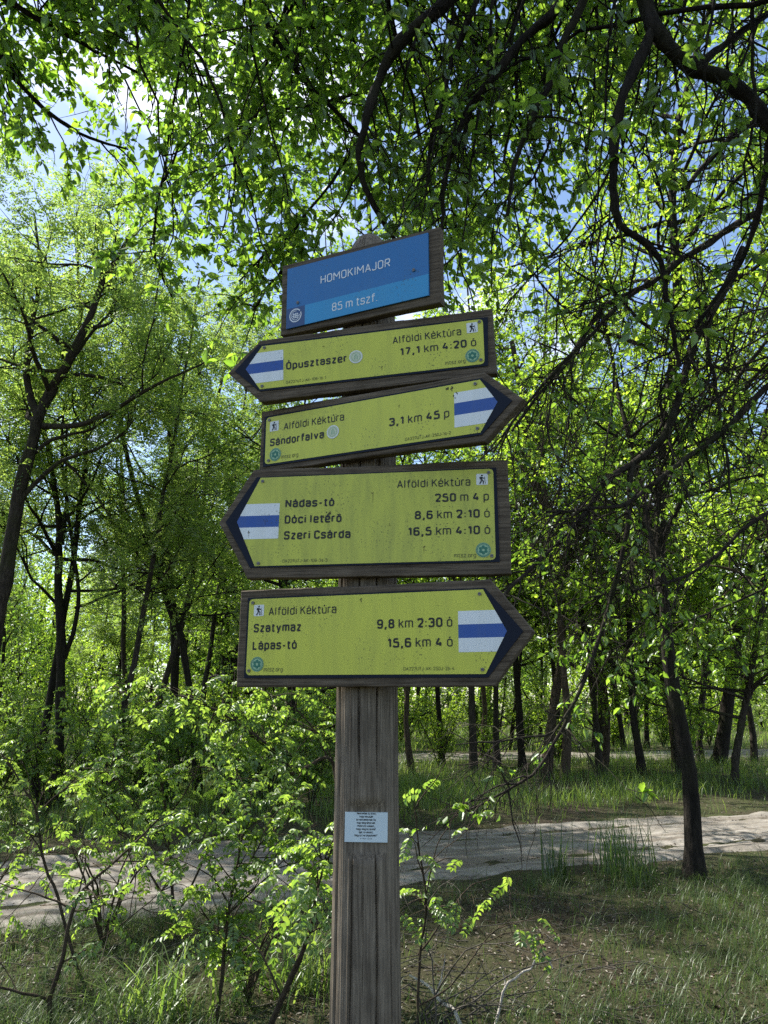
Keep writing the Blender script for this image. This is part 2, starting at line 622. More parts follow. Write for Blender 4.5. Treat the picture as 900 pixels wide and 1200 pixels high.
M['yellow'] = paint('yellow_plate', (.575, .60, .07), .42, .5)
M['yellow_dirty'] = paint('grimy_yellow_plate', (.52, .545, .075), .45, .95)
M['grime'] = paint('grime', (.07, .06, .03), .8)
M['navy'] = paint('navy_plate', (.006, .010, .022), .6, 0, .2)
M['white'] = paint('white_print', (.74, .78, .79), .45, .25)
M['blue_mark'] = paint('blue_print', (.022, .085, .34), .45, .2)
M['blue'] = paint('blue_plate', (.018, .155, .41), .4, .12)
M['blue_light'] = paint('light_blue_plate', (.03, .29, .58), .4, .12)
M['blue_deep'] = paint('deep_blue_plate', (.03, .075, .20), .4)
M['ink'] = paint('black_ink', (.010, .011, .013), .5)
M['ink_white'] = paint('white_ink', (.70, .74, .78), .5)
M['ink_grey'] = paint('olive_ink', (.10, .115, .035), .5)
M['teal'] = paint('teal_print', (.03, .17, .115), .5)
M['mint'] = paint('mint_print', (.30, .48, .30), .5)
M['pale'] = paint('pale_print', (.55, .60, .42), .5)
M['paper'] = paint('laminated_paper', (.56, .66, .70), .35)
m, n, o = new_mat('steel_screw')
p = principled(n, o, (.16, .15, .14), .45)
p.inputs['Metallic'].default_value = .8
M['screw'] = m

# ---- stroke lettering: squarish grotesque capitals and small letters, drawn as centre lines (cap height 10, x height 7)
G = {}


def gl(ch, w, *strokes):
    G[ch] = (w, strokes)


def line(*p, r=0.0, c=False):
    return (p, r, c)


def box(x0, y0, x1, y1, r=2.0):
    return (((x0, y0), (x1, y0), (x1, y1), (x0, y1)), r, True)


gl(' ', 1.6)
gl('a', 4, line((.1, 5.5), (.1, 7), (4, 7), (4, 0), r=1.6), line((4, 4), (0, 4), (0, 0), (4, 0), r=1.6))
gl('b', 4, box(0, 0, 4, 7), line((0, 0), (0, 10)))
gl('c', 3.8, line((3.8, 5.2), (3.8, 7), (0, 7), (0, 0), (3.8, 0), (3.8, 1.8), r=2.0))
gl('d', 4, box(0, 0, 4, 7), line((4, 0), (4, 10)))
gl('e', 4, line((.2, 3.4), (4, 3.4), (4, 7), (0, 7), (0, 0), (3.9, 0), (3.9, 1.2), r=1.5))
gl('f', 2.5, line((3, 10), (.9, 10), (.9, 0), r=1.5), line((-.3, 7), (2.9, 7)))
gl('g', 4, box(0, 0, 4, 7), line((4, 7), (4, -2.8), (.2, -2.8), r=1.6))
gl('h', 4, line((0, 0), (0, 10)), line((0, 7), (4, 7), (4, 0), r=2.0))
gl('i', .4, line((.2, 0), (.2, 7)), line((.2, 9), (.2, 10.2)))
gl('j', 1, line((.8, 7), (.8, -2.8), (-.6, -2.8), r=1.3), line((.8, 9), (.8, 10.2)))
gl('k', 3.8, line((0, 0), (0, 10)), line((3.7, 7), (.4, 3.2)), line((1.5, 4.2), (3.9, 0)))
gl('l', .8, line((.2, 10), (.2, 0)))
gl('m', 6.6, line((0, 0), (0, 7)), line((0, 7), (3.3, 7), (3.3, 0), r=1.5), line((3.3, 7), (6.6, 7), (6.6, 0), r=1.5))
gl('n', 4, line((0, 0), (0, 7)), line((0, 7), (4, 7), (4, 0), r=2.0))
gl('o', 4, box(0, 0, 4, 7))
gl('p', 4, box(0, 0, 4, 7), line((0, 7), (0, -2.8)))
gl('r', 2.25, line((0, 0), (0, 7)), line((0, 5.2), (0, 7), (2.5, 7), r=1.5))
gl('s', 3.7, line((3.7, 5.5), (3.7, 7), (0, 7), (0, 3.6), (3.7, 3.6), (3.7, 0), (0, 0), (0, 1.5), r=1.5))
gl('t', 2.5, line((.9, 9.4), (.9, 0), (2.8, 0), r=1.5), line((-.3, 7), (2.8, 7)))
gl('u', 4, line((0, 7), (0, 0), (4, 0), r=2.0), line((4, 7), (4, 0)))
gl('v', 4.2, line((0, 7), (2.1, 0), (4.2, 7)))
gl('y', 4.2, line((0, 7), (2.2, .3)), line((4.2, 7), (1.2, -2.8)))
gl('z', 3.8, line((0, 7), (3.8, 7), (0, 0), (3.8, 0)))
gl('A', 5, line((0, 0), (2.5, 10), (5, 0)), line((.9, 3), (4.1, 3)))
gl('C', 4.4, line((4.4, 7.6), (4.4, 10), (0, 10), (0, 0), (4.4, 0), (4.4, 2.4), r=1.9))
gl('D', 4.6, line((0, 0), (0, 10)), line((0, 10), (4.6, 10), (4.6, 0), (0, 0), r=2.4))
gl('H', 4.6, line((0, 0), (0, 10)), line((4.6, 0), (4.6, 10)), line((0, 5), (4.6, 5)))
gl('I', .4, line((.2, 0), (.2, 10)))
gl('J', 3.4, line((3.4, 10), (3.4, 0), (0, 0), (0, 2), r=1.8))
gl('K', 4.6, line((0, 0), (0, 10)), line((4.4, 10), (.4, 4.8)), line((1.6, 6.2), (4.7, 0)))
gl('L', 3.8, line((0, 10), (0, 0), (3.8, 0)))
gl('M', 6, line((0, 0), (0, 10), (3, 4), (6, 10), (6, 0)))
gl('N', 4.8, line((0, 0), (0, 10), (4.8, 0), (4.8, 10)))
gl('O', 4.6, box(0, 0, 4.6, 10, 2))
gl('R', 4.5, line((0, 0), (0, 10), (4.4, 10), (4.4, 4.8), (0, 4.8), r=1.8), line((2.2, 4.8), (4.6, 0)))
gl('S', 4.4, line((4.4, 8), (4.4, 10), (0, 10), (0, 5.2), (4.4, 5.2), (4.4, 0), (0, 0), (0, 2), r=1.8))
gl('T', 4.4, line((0, 10), (4.4, 10)), line((2.2, 10), (2.2, 0)))
gl('U', 4.6, line((0, 10), (0, 0), (4.6, 0), (4.6, 10), r=2))
gl('B', 4.5, box(0, 0, 4.5, 5.1), box(.0, 5.1, 4.3, 10))
gl('0', 4.3, box(0, 0, 4.3, 10, 2))
gl('1', 2.4, line((.1, 8.3), (2.1, 10), (2.1, 0)))
gl('2', 4.2, line((.1, 8), (.1, 10), (4.2, 10), (4.2, 5.8), (.1, 0), (4.3, 0), r=1.5))
gl('3', 4.2, line((.1, 8.2), (.1, 10), (4.1, 10), (4.1, 5.3), (1.4, 5.3), r=2.0), line((1.4, 5.3), (4.2, 5.3), (4.2, 0), (0, 0), (0, 1.8), r=2.0))
gl('4', 4.6, line((2.6, 10), (0, 2.5), (4.7, 2.5)), line((3.5, 5), (3.5, 0)))
gl('5', 4.2, line((4, 10), (.4, 10), (.2, 5.9), (4.2, 5.9), (4.2, 0), (0, 0), (0, 1.8), r=1.3))
gl('6', 4.2, line((3.8, 8.3), (3.8, 10), (0, 10), (0, 0), (4.2, 0), (4.2, 5.7), (0, 5.7), r=1.8))
gl('7', 4, line((0, 10), (4, 10), (1.3, 0)))
gl('8', 4.3, box(0, 0, 4.3, 5.2), box(.2, 5.2, 4.1, 10))
gl('9', 4.2, line((.4, 1.7), (.4, 0), (4.2, 0), (4.2, 10), (0, 10), (0, 4.3), (4.2, 4.3), r=1.8))
gl(':', .4, line((.2, .2), (.2, 1.4)), line((.2, 5.4), (.2, 6.6)))
gl('.', .4, line((.2, 0), (.2, .9)))
gl(',', .9, line((.6, 1.0), (.5, -.4), (-.1, -2.4)))
gl('-', 2.6, line((.1, 3.9), (2.5, 3.9)))
gl('?', 3.4, line((0, 8.4), (0, 10), (3.4, 10), (3.4, 5.6), (1.6, 4.8), (1.6, 3), r=1.2), line((1.6, .9), (1.6, 0)))
gl('"', 1.6, line((0, 10.2), (0, 8.2)), line((1.4, 10.2), (1.4, 8.2)))
ACC = {'á': ('a', 1), 'é': ('e', 1), 'ó': ('o', 1), 'ú': ('u', 1), 'ö': ('o', 2), 'ő': ('o', 3), 'Ó': ('O', 1)}
for ch, (b_, k_) in ACC.items():
    w_, st_ = G[b_]
    y_ = 8.9 if b_ != 'O' else 12
    x_ = w_ / 2
    if k_ == 1: ex = [line((x_ - .5, y_), (x_ + .7, y_ + 1.6))]
    elif k_ == 2: ex = [line((x_ - 1.1, y_ + .1), (x_ - 1.1, y_ + 1.2)), line((x_ + 1.1, y_ + .1), (x_ + 1.1, y_ + 1.2))]
    else: ex = [line((x_ - 1.4, y_), (x_ - .6, y_ + 1.6)), line((x_ + .5, y_), (x_ + 1.3, y_ + 1.6))]
    G[ch] = (w_, tuple(st_) + tuple(ex))


def round_path(pts, r, closed):
    pts = [np.array(p, float) for p in pts]
    n = len(pts)
    if r <= 0 or n < 3:
        return pts
    out_ = []
    for i in range(n):
        if not closed and i in (0, n - 1):
            out_.append(pts[i]); continue
        a, b, c_ = pts[i - 1], pts[i], pts[(i + 1) % n]
        la, lc = np.linalg.norm(a - b), np.linalg.norm(c_ - b)
        q = min(r, la * .5, lc * .5)
        p0, p1 = b + (a - b) / la * q, b + (c_ - b) / lc * q
        for t in (0, .2, .4, .6, .8, 1):
            out_.append((1 - t) ** 2 * p0 + 2 * t * (1 - t) * b + t * t * p1)
    return out_


LOWER = set('abcdefghijklmnoprstuvyzáéíóúöő')


def split_sharp(q):
    out_, cur = [], [q[0]]
    for i in range(1, len(q)):
        cur.append(q[i])
        if i < len(q) - 1:
            a = nrm(np.array(q[i]) - np.array(q[i - 1])); b = nrm(np.array(q[i + 1]) - np.array(q[i]))
            if float(a @ b) < -.1:
                out_.append(cur); cur = [q[i]]
    return out_ + [cur]


class Flat:
    """Flat and extruded shapes in a sign's own plane (metres)."""

    def __init__(self):
        self.v, self.f, self.m = [], [], []

    def poly(self, pts, z, mat=0):
        b = len(self.v)
        self.v += [(p[0], p[1], z) for p in pts]
        self.f.append(tuple(range(b, b + len(pts)))); self.m.append(mat)

    def plate(self, pts, z0, z1, mat=0):
        self.poly(pts, z1, mat)
        b = len(self.v); n_ = len(pts)
        self.v += [(p[0], p[1], z0) for p in pts] + [(p[0], p[1], z1) for p in pts]
        for i in range(n_):
            j = (i + 1) % n_
            self.f.append((b + i, b + j, b + n_ + j, b + n_ + i)); self.m.append(mat)

    def disc(self, x, y, r, z, mat=0, k=24, r2=None):
        self.poly([(x + r * math.cos(a), y + (r2 or r) * math.sin(a)) for a in np.arange(k) * 2 * math.pi / k], z, mat)

    def ring(self, x, y, r0, r1, z, mat=0, k=28, a0=0, a1=2 * math.pi):
        b = len(self.v)
        full = abs(a1 - a0 - 2 * math.pi) < 1e-6
        an = np.linspace(a0, a1, k + 1)
        for a in an:
            self.v += [(x + r0 * math.cos(a), y + r0 * math.sin(a), z), (x + r1 * math.cos(a), y + r1 * math.sin(a), z)]
        for i in range(k):
            q = b + 2 * i
            self.f.append((q, q + 1, q + 3, q + 2)); self.m.append(mat)

    def stroke(self, pts, w, z, mat=0, closed=False):
        P = np.array([p for i, p in enumerate(pts) if i == 0 or np.linalg.norm(np.array(p) - np.array(pts[i - 1])) > 1e-6], float)
        n_ = len(P)
        L_, R_ = [], []
        for i in range(n_):
            a = P[i - 1] if (i > 0 or closed) else None
            c_ = P[(i + 1) % n_] if (i < n_ - 1 or closed) else None
            d1 = nrm(P[i] - a) if a is not None else None
            d2 = nrm(c_ - P[i]) if c_ is not None else None
            if d1 is None: d1 = d2
            if d2 is None: d2 = d1
            n1 = np.array([-d1[1], d1[0]]); n2 = np.array([-d2[1], d2[0]])
            mv = nrm(n1 + n2)
            k = min(1.6, 1 / max(.3, float(mv @ n1)))
            L_.append(P[i] + mv * w / 2 * k); R_.append(P[i] - mv * w / 2 * k)
        b = len(self.v)
        for l, r in zip(L_, R_):
            self.v += [(l[0], l[1], z), (r[0], r[1], z)]
        for i in range(n_ if closed else n_ - 1):
            j = (i + 1) % n_
            self.f.append((b + 2 * i, b + 2 * i + 1, b + 2 * j + 1, b + 2 * j)); self.m.append(mat)

    def text(self, runs, u0, u1, v0, cap, z, mat=0, tilt=0.0):
        """runs: [(string, bold)]; the line of writing spans u0..u1 with its baseline at v0."""
        x = 0.0
        items = []
        for s, bold in runs:
            sw = 1.8 if bold else 1.15
            for ch in s:
                w, st = G[ch]
                for pts, r, c_ in st:
                    if ch in LOWER:     # tall small letters
                        pts = [(a, b * 1.1 if b <= 7 else 7.7 + (b - 7) * .87) for a, b in pts]
                    q = [(x + sw / 2 + px, sw / 2 + py * (10 - sw) / 10) for px, py in pts]
                    for sub in ([q] if r > 0 or c_ else split_sharp(q)):
                        items.append((round_path(sub, r, c_), sw, c_))
                x += w + (sw + 1.15 if ch != ' ' else 1.2)
        x -= 1.15
        k = cap / 10
        kx = (u1 - u0) / x
        for i, (q, sw, c_) in enumerate(items):
            q = [(u0 + p[0] * kx, v0 + p[1] * k + tilt * p[0] * kx) for p in q]
            self.stroke(q, sw * (k * .55 + kx * .45), z + .00002 * (i % 12), mat, c_)

    def mesh(self, name):
        me = bpy.data.meshes.new(name)
        me.from_pydata(self.v, [], self.f)
        me.polygons.foreach_set('material_index', self.m)
        me.update()
        return me


def corner(pts, r, which, k=6):
    out_ = []
    n_ = len(pts)
    for i, p in enumerate(pts):
        if i in which:
            out_ += round_path([pts[i - 1], p, pts[(i + 1) % n_]], r, False)[1:-1]
        else:
            out_.append(np.array(p, float))
    return out_


cm = lambda pts: [(x / 100, y / 100) for x, y in pts]

post_base = (-0.042, 2.0, 0.0)
signpost = empty('signpost', post_base)
tag(signpost, 'weathered wooden hiking signpost with a blue place board and four yellow arrow boards', 'signpost')


def make_post():
    nt_, nz = 240, 190
    th = np.linspace(0, 2 * math.pi, nt_, endpoint=False)       # 0 is the side towards the camera
    z = np.linspace(-.1, 2.955, nz)
    rng = np.random.default_rng(5)
    TH_, Z = np.meshgrid(th, z)
    t = np.clip(Z / 2.98, 0, 1)
    rad = .089 - .011 * np.clip(t / .45, 0, 1) - .006 * np.clip((t - .45) / .55, 0, 1)
    rad = rad * (1 + .014 * np.sin(3 * TH_ + .6) + .010 * np.sin(2 * TH_ + Z * .9))
    dome = np.clip((Z - 2.80) / .155, 0, 1)
    rad = rad * (np.clip(1 - dome ** 2.6, 0.0, 1)) ** .5 * (1 - .12 * dome)
    A = np.where(TH_ > math.pi, TH_ - 2 * math.pi, TH_)

    def crack(a0, z0, z1, w, depth, wob, ph):
        c_ = a0 + wob * np.sin(Z * 5 + ph) + wob * .5 * np.sin(Z * 13 + ph * 2)
        fade = np.clip((Z - z0) / .12, 0, 1) * np.clip((z1 - Z) / .12, 0, 1)
        return depth * fade * np.exp(-((A - c_) / w) ** 2)
    g_ = crack(-.27, 1.42, 2.95, .024, .022, .030, 1) + crack(.36, 1.42, 2.3, .022, .024, .034, 2.2)
    g_ += crack(-.44, 0, 1.33, .026, .024, .045, .4) + crack(.30, .75, 1.34, .022, .022, .03, 3.1) + crack(-.05, .9, 1.30, .014, .006, .03, 5)
    g_ += crack(.80, .4, 1.2, .02, .010, .03, 4) + crack(1.3, 0, 2.6, .04, .02, .03, 2) + crack(-1.1, .3, 2.4, .04, .016, .03, 1) + crack(2.5, 0, 2.9, .05, .03, .03, 0)
    rad = rad - g_ * np.clip(rad / .08, 0, 1)
    rad += .0008 * rng.normal(0, 1, rad.shape[1])[None, :]
    X_ = rad * np.sin(A)
    Y_ = -rad * np.cos(A)
    notch = (Z > 1.264) & (Z < 1.384) & (np.abs(X_ + .0) < .056)
    Y_ = np.where(notch & (Y_ < -.060), -.060, Y_)
    V = np.stack([X_, Y_, Z], -1).reshape(-1, 3)
    i = (np.arange(nz - 1) * nt_)[:, None] + np.arange(nt_)[None, :]
    j = (np.arange(nz - 1) * nt_)[:, None] + (np.arange(nt_) + 1)[None, :] % nt_
    f = np.stack([i, j, j + nt_, i + nt_], -1).reshape(-1, 4)
    return mesh_np('post', V, [f], smooth=True)


post = obj('post', make_post(), M['post'], signpost)


def set_frame(o, yaw, lean, roll, loc, parent):
    yaw, lean, roll = R(yaw), R(lean), R(roll)
    u = Vector((math.cos(yaw), -math.sin(yaw), 0)); nn = Vector((-math.sin(yaw), -math.cos(yaw), 0)); v = Vector((0, 0, 1))
    n2 = nn * math.cos(lean) + v * math.sin(lean); v2 = v * math.cos(lean) - nn * math.sin(lean)
    u3 = u * math.cos(roll) + v2 * math.sin(roll); v3 = v2 * math.cos(roll) - u * math.sin(roll)
    mt = Matrix((u3, v3, n2)).transposed().to_4x4()
    mt.translation = Vector(loc) - Vector(post_base)
    o.matrix_local = mt


def board_mesh(name, outline, seed):
    """A thick weathered board: ragged outline, worn front edge."""
    rng = np.random.default_rng(seed)
    pts = []
    n_ = len(outline)
    for i in range(n_):
        a, b = np.array(outline[i]), np.array(outline[(i + 1) % n_])
        k = max(2, int(np.linalg.norm(b - a) / .012))
        nv = nrm(np.array([b[1] - a[1], a[0] - b[0]]))
        wob = np.cumsum(rng.normal(0, .00035, k)); wob -= np.linspace(0, wob[-1], k)
        for j in range(k):
            pts.append(a + (b - a) * j / k + nv * wob[j])
    pts = np.array(pts)
    cen = pts.mean(0)
    nxt, prv = np.roll(pts, -1, 0), np.roll(pts, 1, 0)
    tg = nrm(nxt - prv)
    nv = np.stack([tg[:, 1], -tg[:, 0]], 1)
    if ((pts - cen) * nv).sum() < 0: nv = -nv
    k = len(pts)
    rings = [(pts - nv * .0028, 0.0), (pts - nv * .0008, -.0012), (pts, -.003), (pts, -.027), (pts - nv * .002, -.030)]
    V = np.concatenate([np.column_stack([p, np.full(k, z)]) for p, z in rings])
    me = bpy.data.meshes.new(name)
    fs = [tuple(range(k)), tuple(reversed(range(4 * k, 5 * k)))]
    for r_ in range(4):
        for i in range(k):
            j = (i + 1) % k
            fs.append((r_ * k + i, (r_ + 1) * k + i, (r_ + 1) * k + j, r_ * k + j))
    me.from_pydata(V.tolist(), [], fs)
    me.update()
    return me


def screw_at(x, y, parent):
    f = Flat()
    k = 14
    c_ = [(x + .0042 * math.cos(a), y + .0042 * math.sin(a)) for a in np.arange(k) * 2 * math.pi / k]
    f.plate(c_, .003, .0062)
    f.poly([(x - .0028, y - .0006), (x + .0028, y - .0006), (x + .0028, y + .0006), (x - .0028, y + .0006)], .0065, 1)
    return obj('screw', f.mesh('screw'), [M['screw'], M['ink']], parent)


def hiker_symbol(x, y, s, parent):
    """Small white plaque with a dark walking figure carrying a pack and a stick."""
    f = Flat()
    h = s / 2
    f.poly(corner([(x - h, y - h), (x + h, y - h), (x + h, y + h), (x - h, y + h)], s * .1, (0, 1, 2, 3)), .0042, 0)
    q = lambda a, b: (x + a * s, y + b * s)
    z = .0046
    f.disc(*q(.0, .34), s * .085, z, 1, 12)
    f.stroke([q(-.03, .22), q(-.05, -.03)], s * .15, z + .00005, 1)
    f.stroke([q(-.05, .0), q(.10, -.18), q(.12, -.42)], s * .10, z + .0001, 1)
    f.stroke([q(-.06, .0), q(-.08, -.2), q(-.22, -.42)], s * .10, z + .00015, 1)
    f.stroke([q(-.02, .2), q(.10, .08), q(.22, .12)], s * .07, z + .0002, 1)
    f.stroke([q(.20, .22), q(.30, -.42)], s * .04, z + .00025, 1)
    f.stroke([q(-.16, .22), q(-.16, .02)], s * .10, z + .0003, 1)
    return obj('hiker_symbol', f.mesh('hiker_symbol'), [M['white'], M['ink']], parent)


def club_emblem(x, y, r, parent):
    """Round green rosette emblem with a pale lettered rim."""
    f = Flat()
    f.disc(x, y, r, .0042, 0)
    f.ring(x, y, r * .80, r * .84, .0045, 1)
    f.ring(x, y, r * .95, r, .0045, 1)
    for k in range(14):          # the rim's tiny lettering reads as short marks
        a = R(205 - k * 17.7)
        f.stroke([(x + r * .84 * math.cos(a), y + r * .84 * math.sin(a)), (x + r * .93 * math.cos(a + .05), y + r * .93 * math.sin(a + .05))], r * .07, .0047, 1)
    f.disc(x, y, r * .74, .0045, 1)
    for k in range(6):
        a = R(90 + 60 * k)
        f.disc(x + r * .42 * math.cos(a), y + r * .42 * math.sin(a), r * .21, .0048 + .00002 * k, 0, 10)
    f.ring(x, y, r * .20, r * .31, .0051, 0)
    f.stroke([(x - r * .4, y - r * .05), (x, y - r * .48), (x + r * .4, y - r * .05)], r * .13, .0052, 0)
    return obj('emblem', f.mesh('emblem'), [M['teal'], M['mint']], parent)


def stamp_mark(x, y, r, parent):
    f = Flat()
    f.disc(x, y, r, .0042, 0)
    f.ring(x, y, r * .86, r, .0045, 1)
    f.ring(x, y, r * .62, r * .68, .0045, 2)
    f.stroke([(x - r * .22, y - r * .38), (x - r * .22, y + r * .1), (x, y + r * .42), (x + r * .22, y + r * .1), (x + r * .22, y - r * .38)], r * .10, .0046, 2)
    f.stroke([(x, y - r * .38), (x, y + r * .1)], r * .09, .0047, 2)
    return obj('stamp_mark', f.mesh('stamp_mark'), [M['pale'], M['white'], M['mint']], parent)


def arrow_board(label, frame, outline, panel, yellow, rounded, stripes, texts, hiker, emblem, stamp, screws, ymat, seed, smudges=()):
    b = obj('arrow_board', board_mesh('arrow_board', cm(outline), seed), M['board'], signpost)
    set_frame(b, *frame, signpost)
    tag(b, label)
    f = Flat()
    f.plate(cm(panel), .0005, .003, 0)
    f.poly(corner(cm(yellow), .012, rounded), .0034, 1)
    for i, (quad, mt) in enumerate(stripes):
        f.poly(cm(quad), .0037 + .00005 * i, mt)
    rg = np.random.default_rng(seed)
    for (x, y, r_, ln) in smudges:          # squashed insects, droppings and their runs
        for q in range(5):
            a = np.arange(9) * 2 * math.pi / 9
            rr = r_ * rg.uniform(.12, .5, 9) * rg.uniform(.4, 1)
            cx, cy_ = x + rg.normal(0, r_ * .5), y + rg.normal(0, r_ * .5)
            f.poly([((cx + rr[k] * math.cos(a[k])) / 100, (cy_ + rr[k] * math.sin(a[k]) * 1.3) / 100) for k in range(9)], .0039 + .00001 * q, 4)
        if ln:
            f.poly([((x - .06) / 100, y / 100), ((x - .02) / 100, (y - ln) / 100), ((x + .03) / 100, (y - ln) / 100), ((x + .07) / 100, y / 100)], .00397, 4)
    obj('panel', f.mesh('panel'), [M['navy'], ymat, M['white'], M['blue_mark'], M['grime']], b)
    for runs, u0, u1, v, cap, mt in texts:
        t = Flat()
        t.text(runs, u0 / 100, u1 / 100, v / 100, cap / 100, .0041, mt)
        obj('lettering', t.mesh('lettering'), [M['ink'], M['ink_grey']], b)
    hiker_symbol(hiker[0] / 100, hiker[1] / 100, .029, b)
    club_emblem(emblem[0] / 100, emblem[1] / 100, .0185, b)
    if stamp:
        stamp_mark(stamp[0] / 100, stamp[1] / 100, .0185, b)
    for x, y in screws:
        screw_at(x / 100, y / 100, b)
    return b


def stripes_for(tip, base_u, vs_, h, sgn, edge):
    """White-blue-white trail mark whose outer end follows the arrow's slanted edge (edge(v) -> u)."""
    out_ = []
    for i in range(3):
        a, b = vs_[i], vs_[i + 1]
        q = [(base_u, a), (base_u, b), (edge(b), b)]
        if a > tip[1] > b: q.append(tip)
        q.append((edge(a), a))
        if i == 1:
            q = [(base_u, a), (base_u, b), (edge(b), b), tip, (edge(a), a)]
        out_.append((q if sgn > 0 else q[::-1], 3 if i == 1 else 2))
    return out_


def edge_fn(top, tip, bot):
    def e(v):
        a, b = (top, tip) if v >= tip[1] else (bot, tip)
        k = (v - a[1]) / (b[1] - a[1])
        return a[0] + (b[0] - a[0]) * k
    return e


B_, N_ = True, False
# -- place-name board
nb = obj('name_board', board_mesh('name_board', cm([(-24.8, -10.75), (24.8, -10.75), (24.8, 10.75), (-24.8, 10.75)]), 11), M['board'], signpost)
set_frame(nb, 26.29, -4.34, -2.21, (-.0754, 1.8989, 2.7359), signpost)
tag(nb, 'topmost board with the blue place-name plate')
f = Flat()
f.plate(cm([(-22.5, -9.4), (21.8, -8.3), (21.7, 9.4), (-22.5, 8.9)]), .0005, .006, 0)
f.poly(cm([(-16.3, -9.2), (21.7, -8.25), (21.75, -2.3), (-16.3, -3.4)]), .0063, 1)
f.poly(cm([(-22.4, -9.3), (-16.32, -9.2), (-16.32, -3.4), (-22.4, -3.5)]), .0063, 2)
obj('panel', f.mesh('panel'), [M['blue'], M['blue_light'], M['blue_deep']], nb)
t = Flat()
t.text([('HOMOKIMAJOR', N_)], -.1124, .1062, .0190, .0245, .0067, 0, .018)
obj('lettering', t.mesh('lettering'), [M['ink_white']], nb)
t = Flat()
t.text([('85 m tszf.', N_)], -.0742, .0671, -.0705, .0240, .0067, 0, .010)
obj('lettering', t.mesh('lettering'), [M['ink_white']], nb)
f = Flat()
x, y, r = -.1941, -.0590, .0205
f.ring(x, y, r * .84, r, .0067, 0, 28, R(40), R(385))
f.ring(x, y, r * .62, r * .70, .0067, 0, 24, R(75), R(370))
for k, (w_, v_) in enumerate(((.9, -.34), (1.1, -.08), (.9, .18))):
    f.stroke([(x - r * w_ / 2, y + r * v_), (x + r * w_ / 2, y + r * v_)], r * .12, .0068, 0)
for u_ in (-.28, 0, .28):
    f.stroke([(x + r * u_, y - r * .34), (x + r * u_, y + r * .36)], r * .10, .00685, 0)
obj('emblem', f.mesh('emblem'), [M['ink_white']], nb)
for sx_, sy_ in ((-18.66, -2.19), (17.52, -.34)):
    s_ = screw_at(sx_ / 100, sy_ / 100, nb)
    s_.location.z = .003

# -- arrow boards
CODE = lambda s: [(s, N_)]
tip2, tp2, bt2 = (-36.6, .9), (-31.8, 7.2), (-32.4, -5.6)
arrow_board('yellow arrow board pointing left to Ópusztaszer, just below the blue board',
            (12.83, -.63, 1.78, (-.0257, 1.8885, 2.5123)),
            [(-32.2, -9.2), (32.0, -9.2), (32.0, 9.2), (-32.6, 9.2), (-42.1, .63)],
            [(-32.4, -6.2), (29.9, -6.95), (30.7, 6.7), (-32.8, 7.75), (-39.9, .8)],
            [tp2, tip2, bt2, (29.1, -6.35), (29.4, 6.3)], (3, 4),
            stripes_for(tip2, -25.6, (5.3, 2.25, -.75, -3.7), 0, -1, edge_fn(tp2, tip2, bt2)),
            [([('Ópusztaszer', B_)], -24.8, -7.5, -.85, 2.2, 0), ([('Alföldi Kéktúra', N_)], 5.2, 23.6, 2.55, 2.1, 0),
             ([('17,1', B_), (' km ', N_), ('4:20', B_), (' ó', N_)], 7.0, 27.3, -1.1, 2.2, 0),
             ([('mtsz.org', N_)], 18.9, 24.2, -5.35, 1.05, 1), (CODE('OA227UTJ-AK-10B-1s-1'), -24.8, -13.5, -4.95, .8, 1)],
            (26.5, 4.2), (26.1, -3.7), (-5.0, .25), [(-31.1, 6.6), (-31.7, -4.8), (28.5, 5.6), (28.2, -5.2)], M['yellow'], 21, [(-14, 4.6, .35, 0), (2, -3.6, .3, 1.0), (12, 5.4, .25, 0)])
tip3, tp3, bt3 = (35.9, .5), (31.6, 7.0), (31.4, -6.6)
arrow_board('yellow arrow board pointing right to Sándorfalva, second of the yellow boards from the top',
            (25.67, -.81, -.75, (-.0484, 1.8865, 2.3140)),
            [(-33.0, -8.95), (32.4, -8.95), (42.4, .3), (32.6, 8.95), (-33.0, 8.95)],
            [(-31.5, -7.45), (31.7, -7.2), (39.5, .3), (31.9, 7.4), (-31.6, 7.15)],
            [tp3, (-31.0, 6.75), (-30.9, -6.85), bt3, tip3], (1, 2),
            stripes_for(tip3, 24.8, (4.7, 1.9, -1.25, -4.4), 0, 1, edge_fn(tp3, tip3, bt3)),
            [([('Alföldi Kéktúra', N_)], -25.1, -6.2, 2.25, 2.1, 0), ([('Sándorfalva', B_)], -29.4, -12.2, -1.85, 2.2, 0),
             ([('3,1', B_), (' km ', N_), ('45', B_), (' p', N_)], 7.0, 23.5, -1.45, 2.2, 0),
             (CODE('OA227UTJ-AK-250J-1s-2'), 11.5, 23.8, -5.95, .8, 1), ([('mtsz.org', N_)], -25.5, -20.1, -5.9, 1.05, 1)],
            (-28.2, 3.9), (-27.5, -4.4), (-9.5, -.5), [(-29.9, 5.9), (30.4, 6.1), (30.7, -5.5), (-29.6, -5.9)], M['yellow'], 22, [(23.9, 5.4, .9, 0), (25.3, 4.2, .7, 0), (9.8, 3.9, .35, .8), (-4, -4.6, .25, 0)])
tip4, tp4, bt4 = (-36.8, .3), (-31.0, 12.1), (-31.4, -11.5)
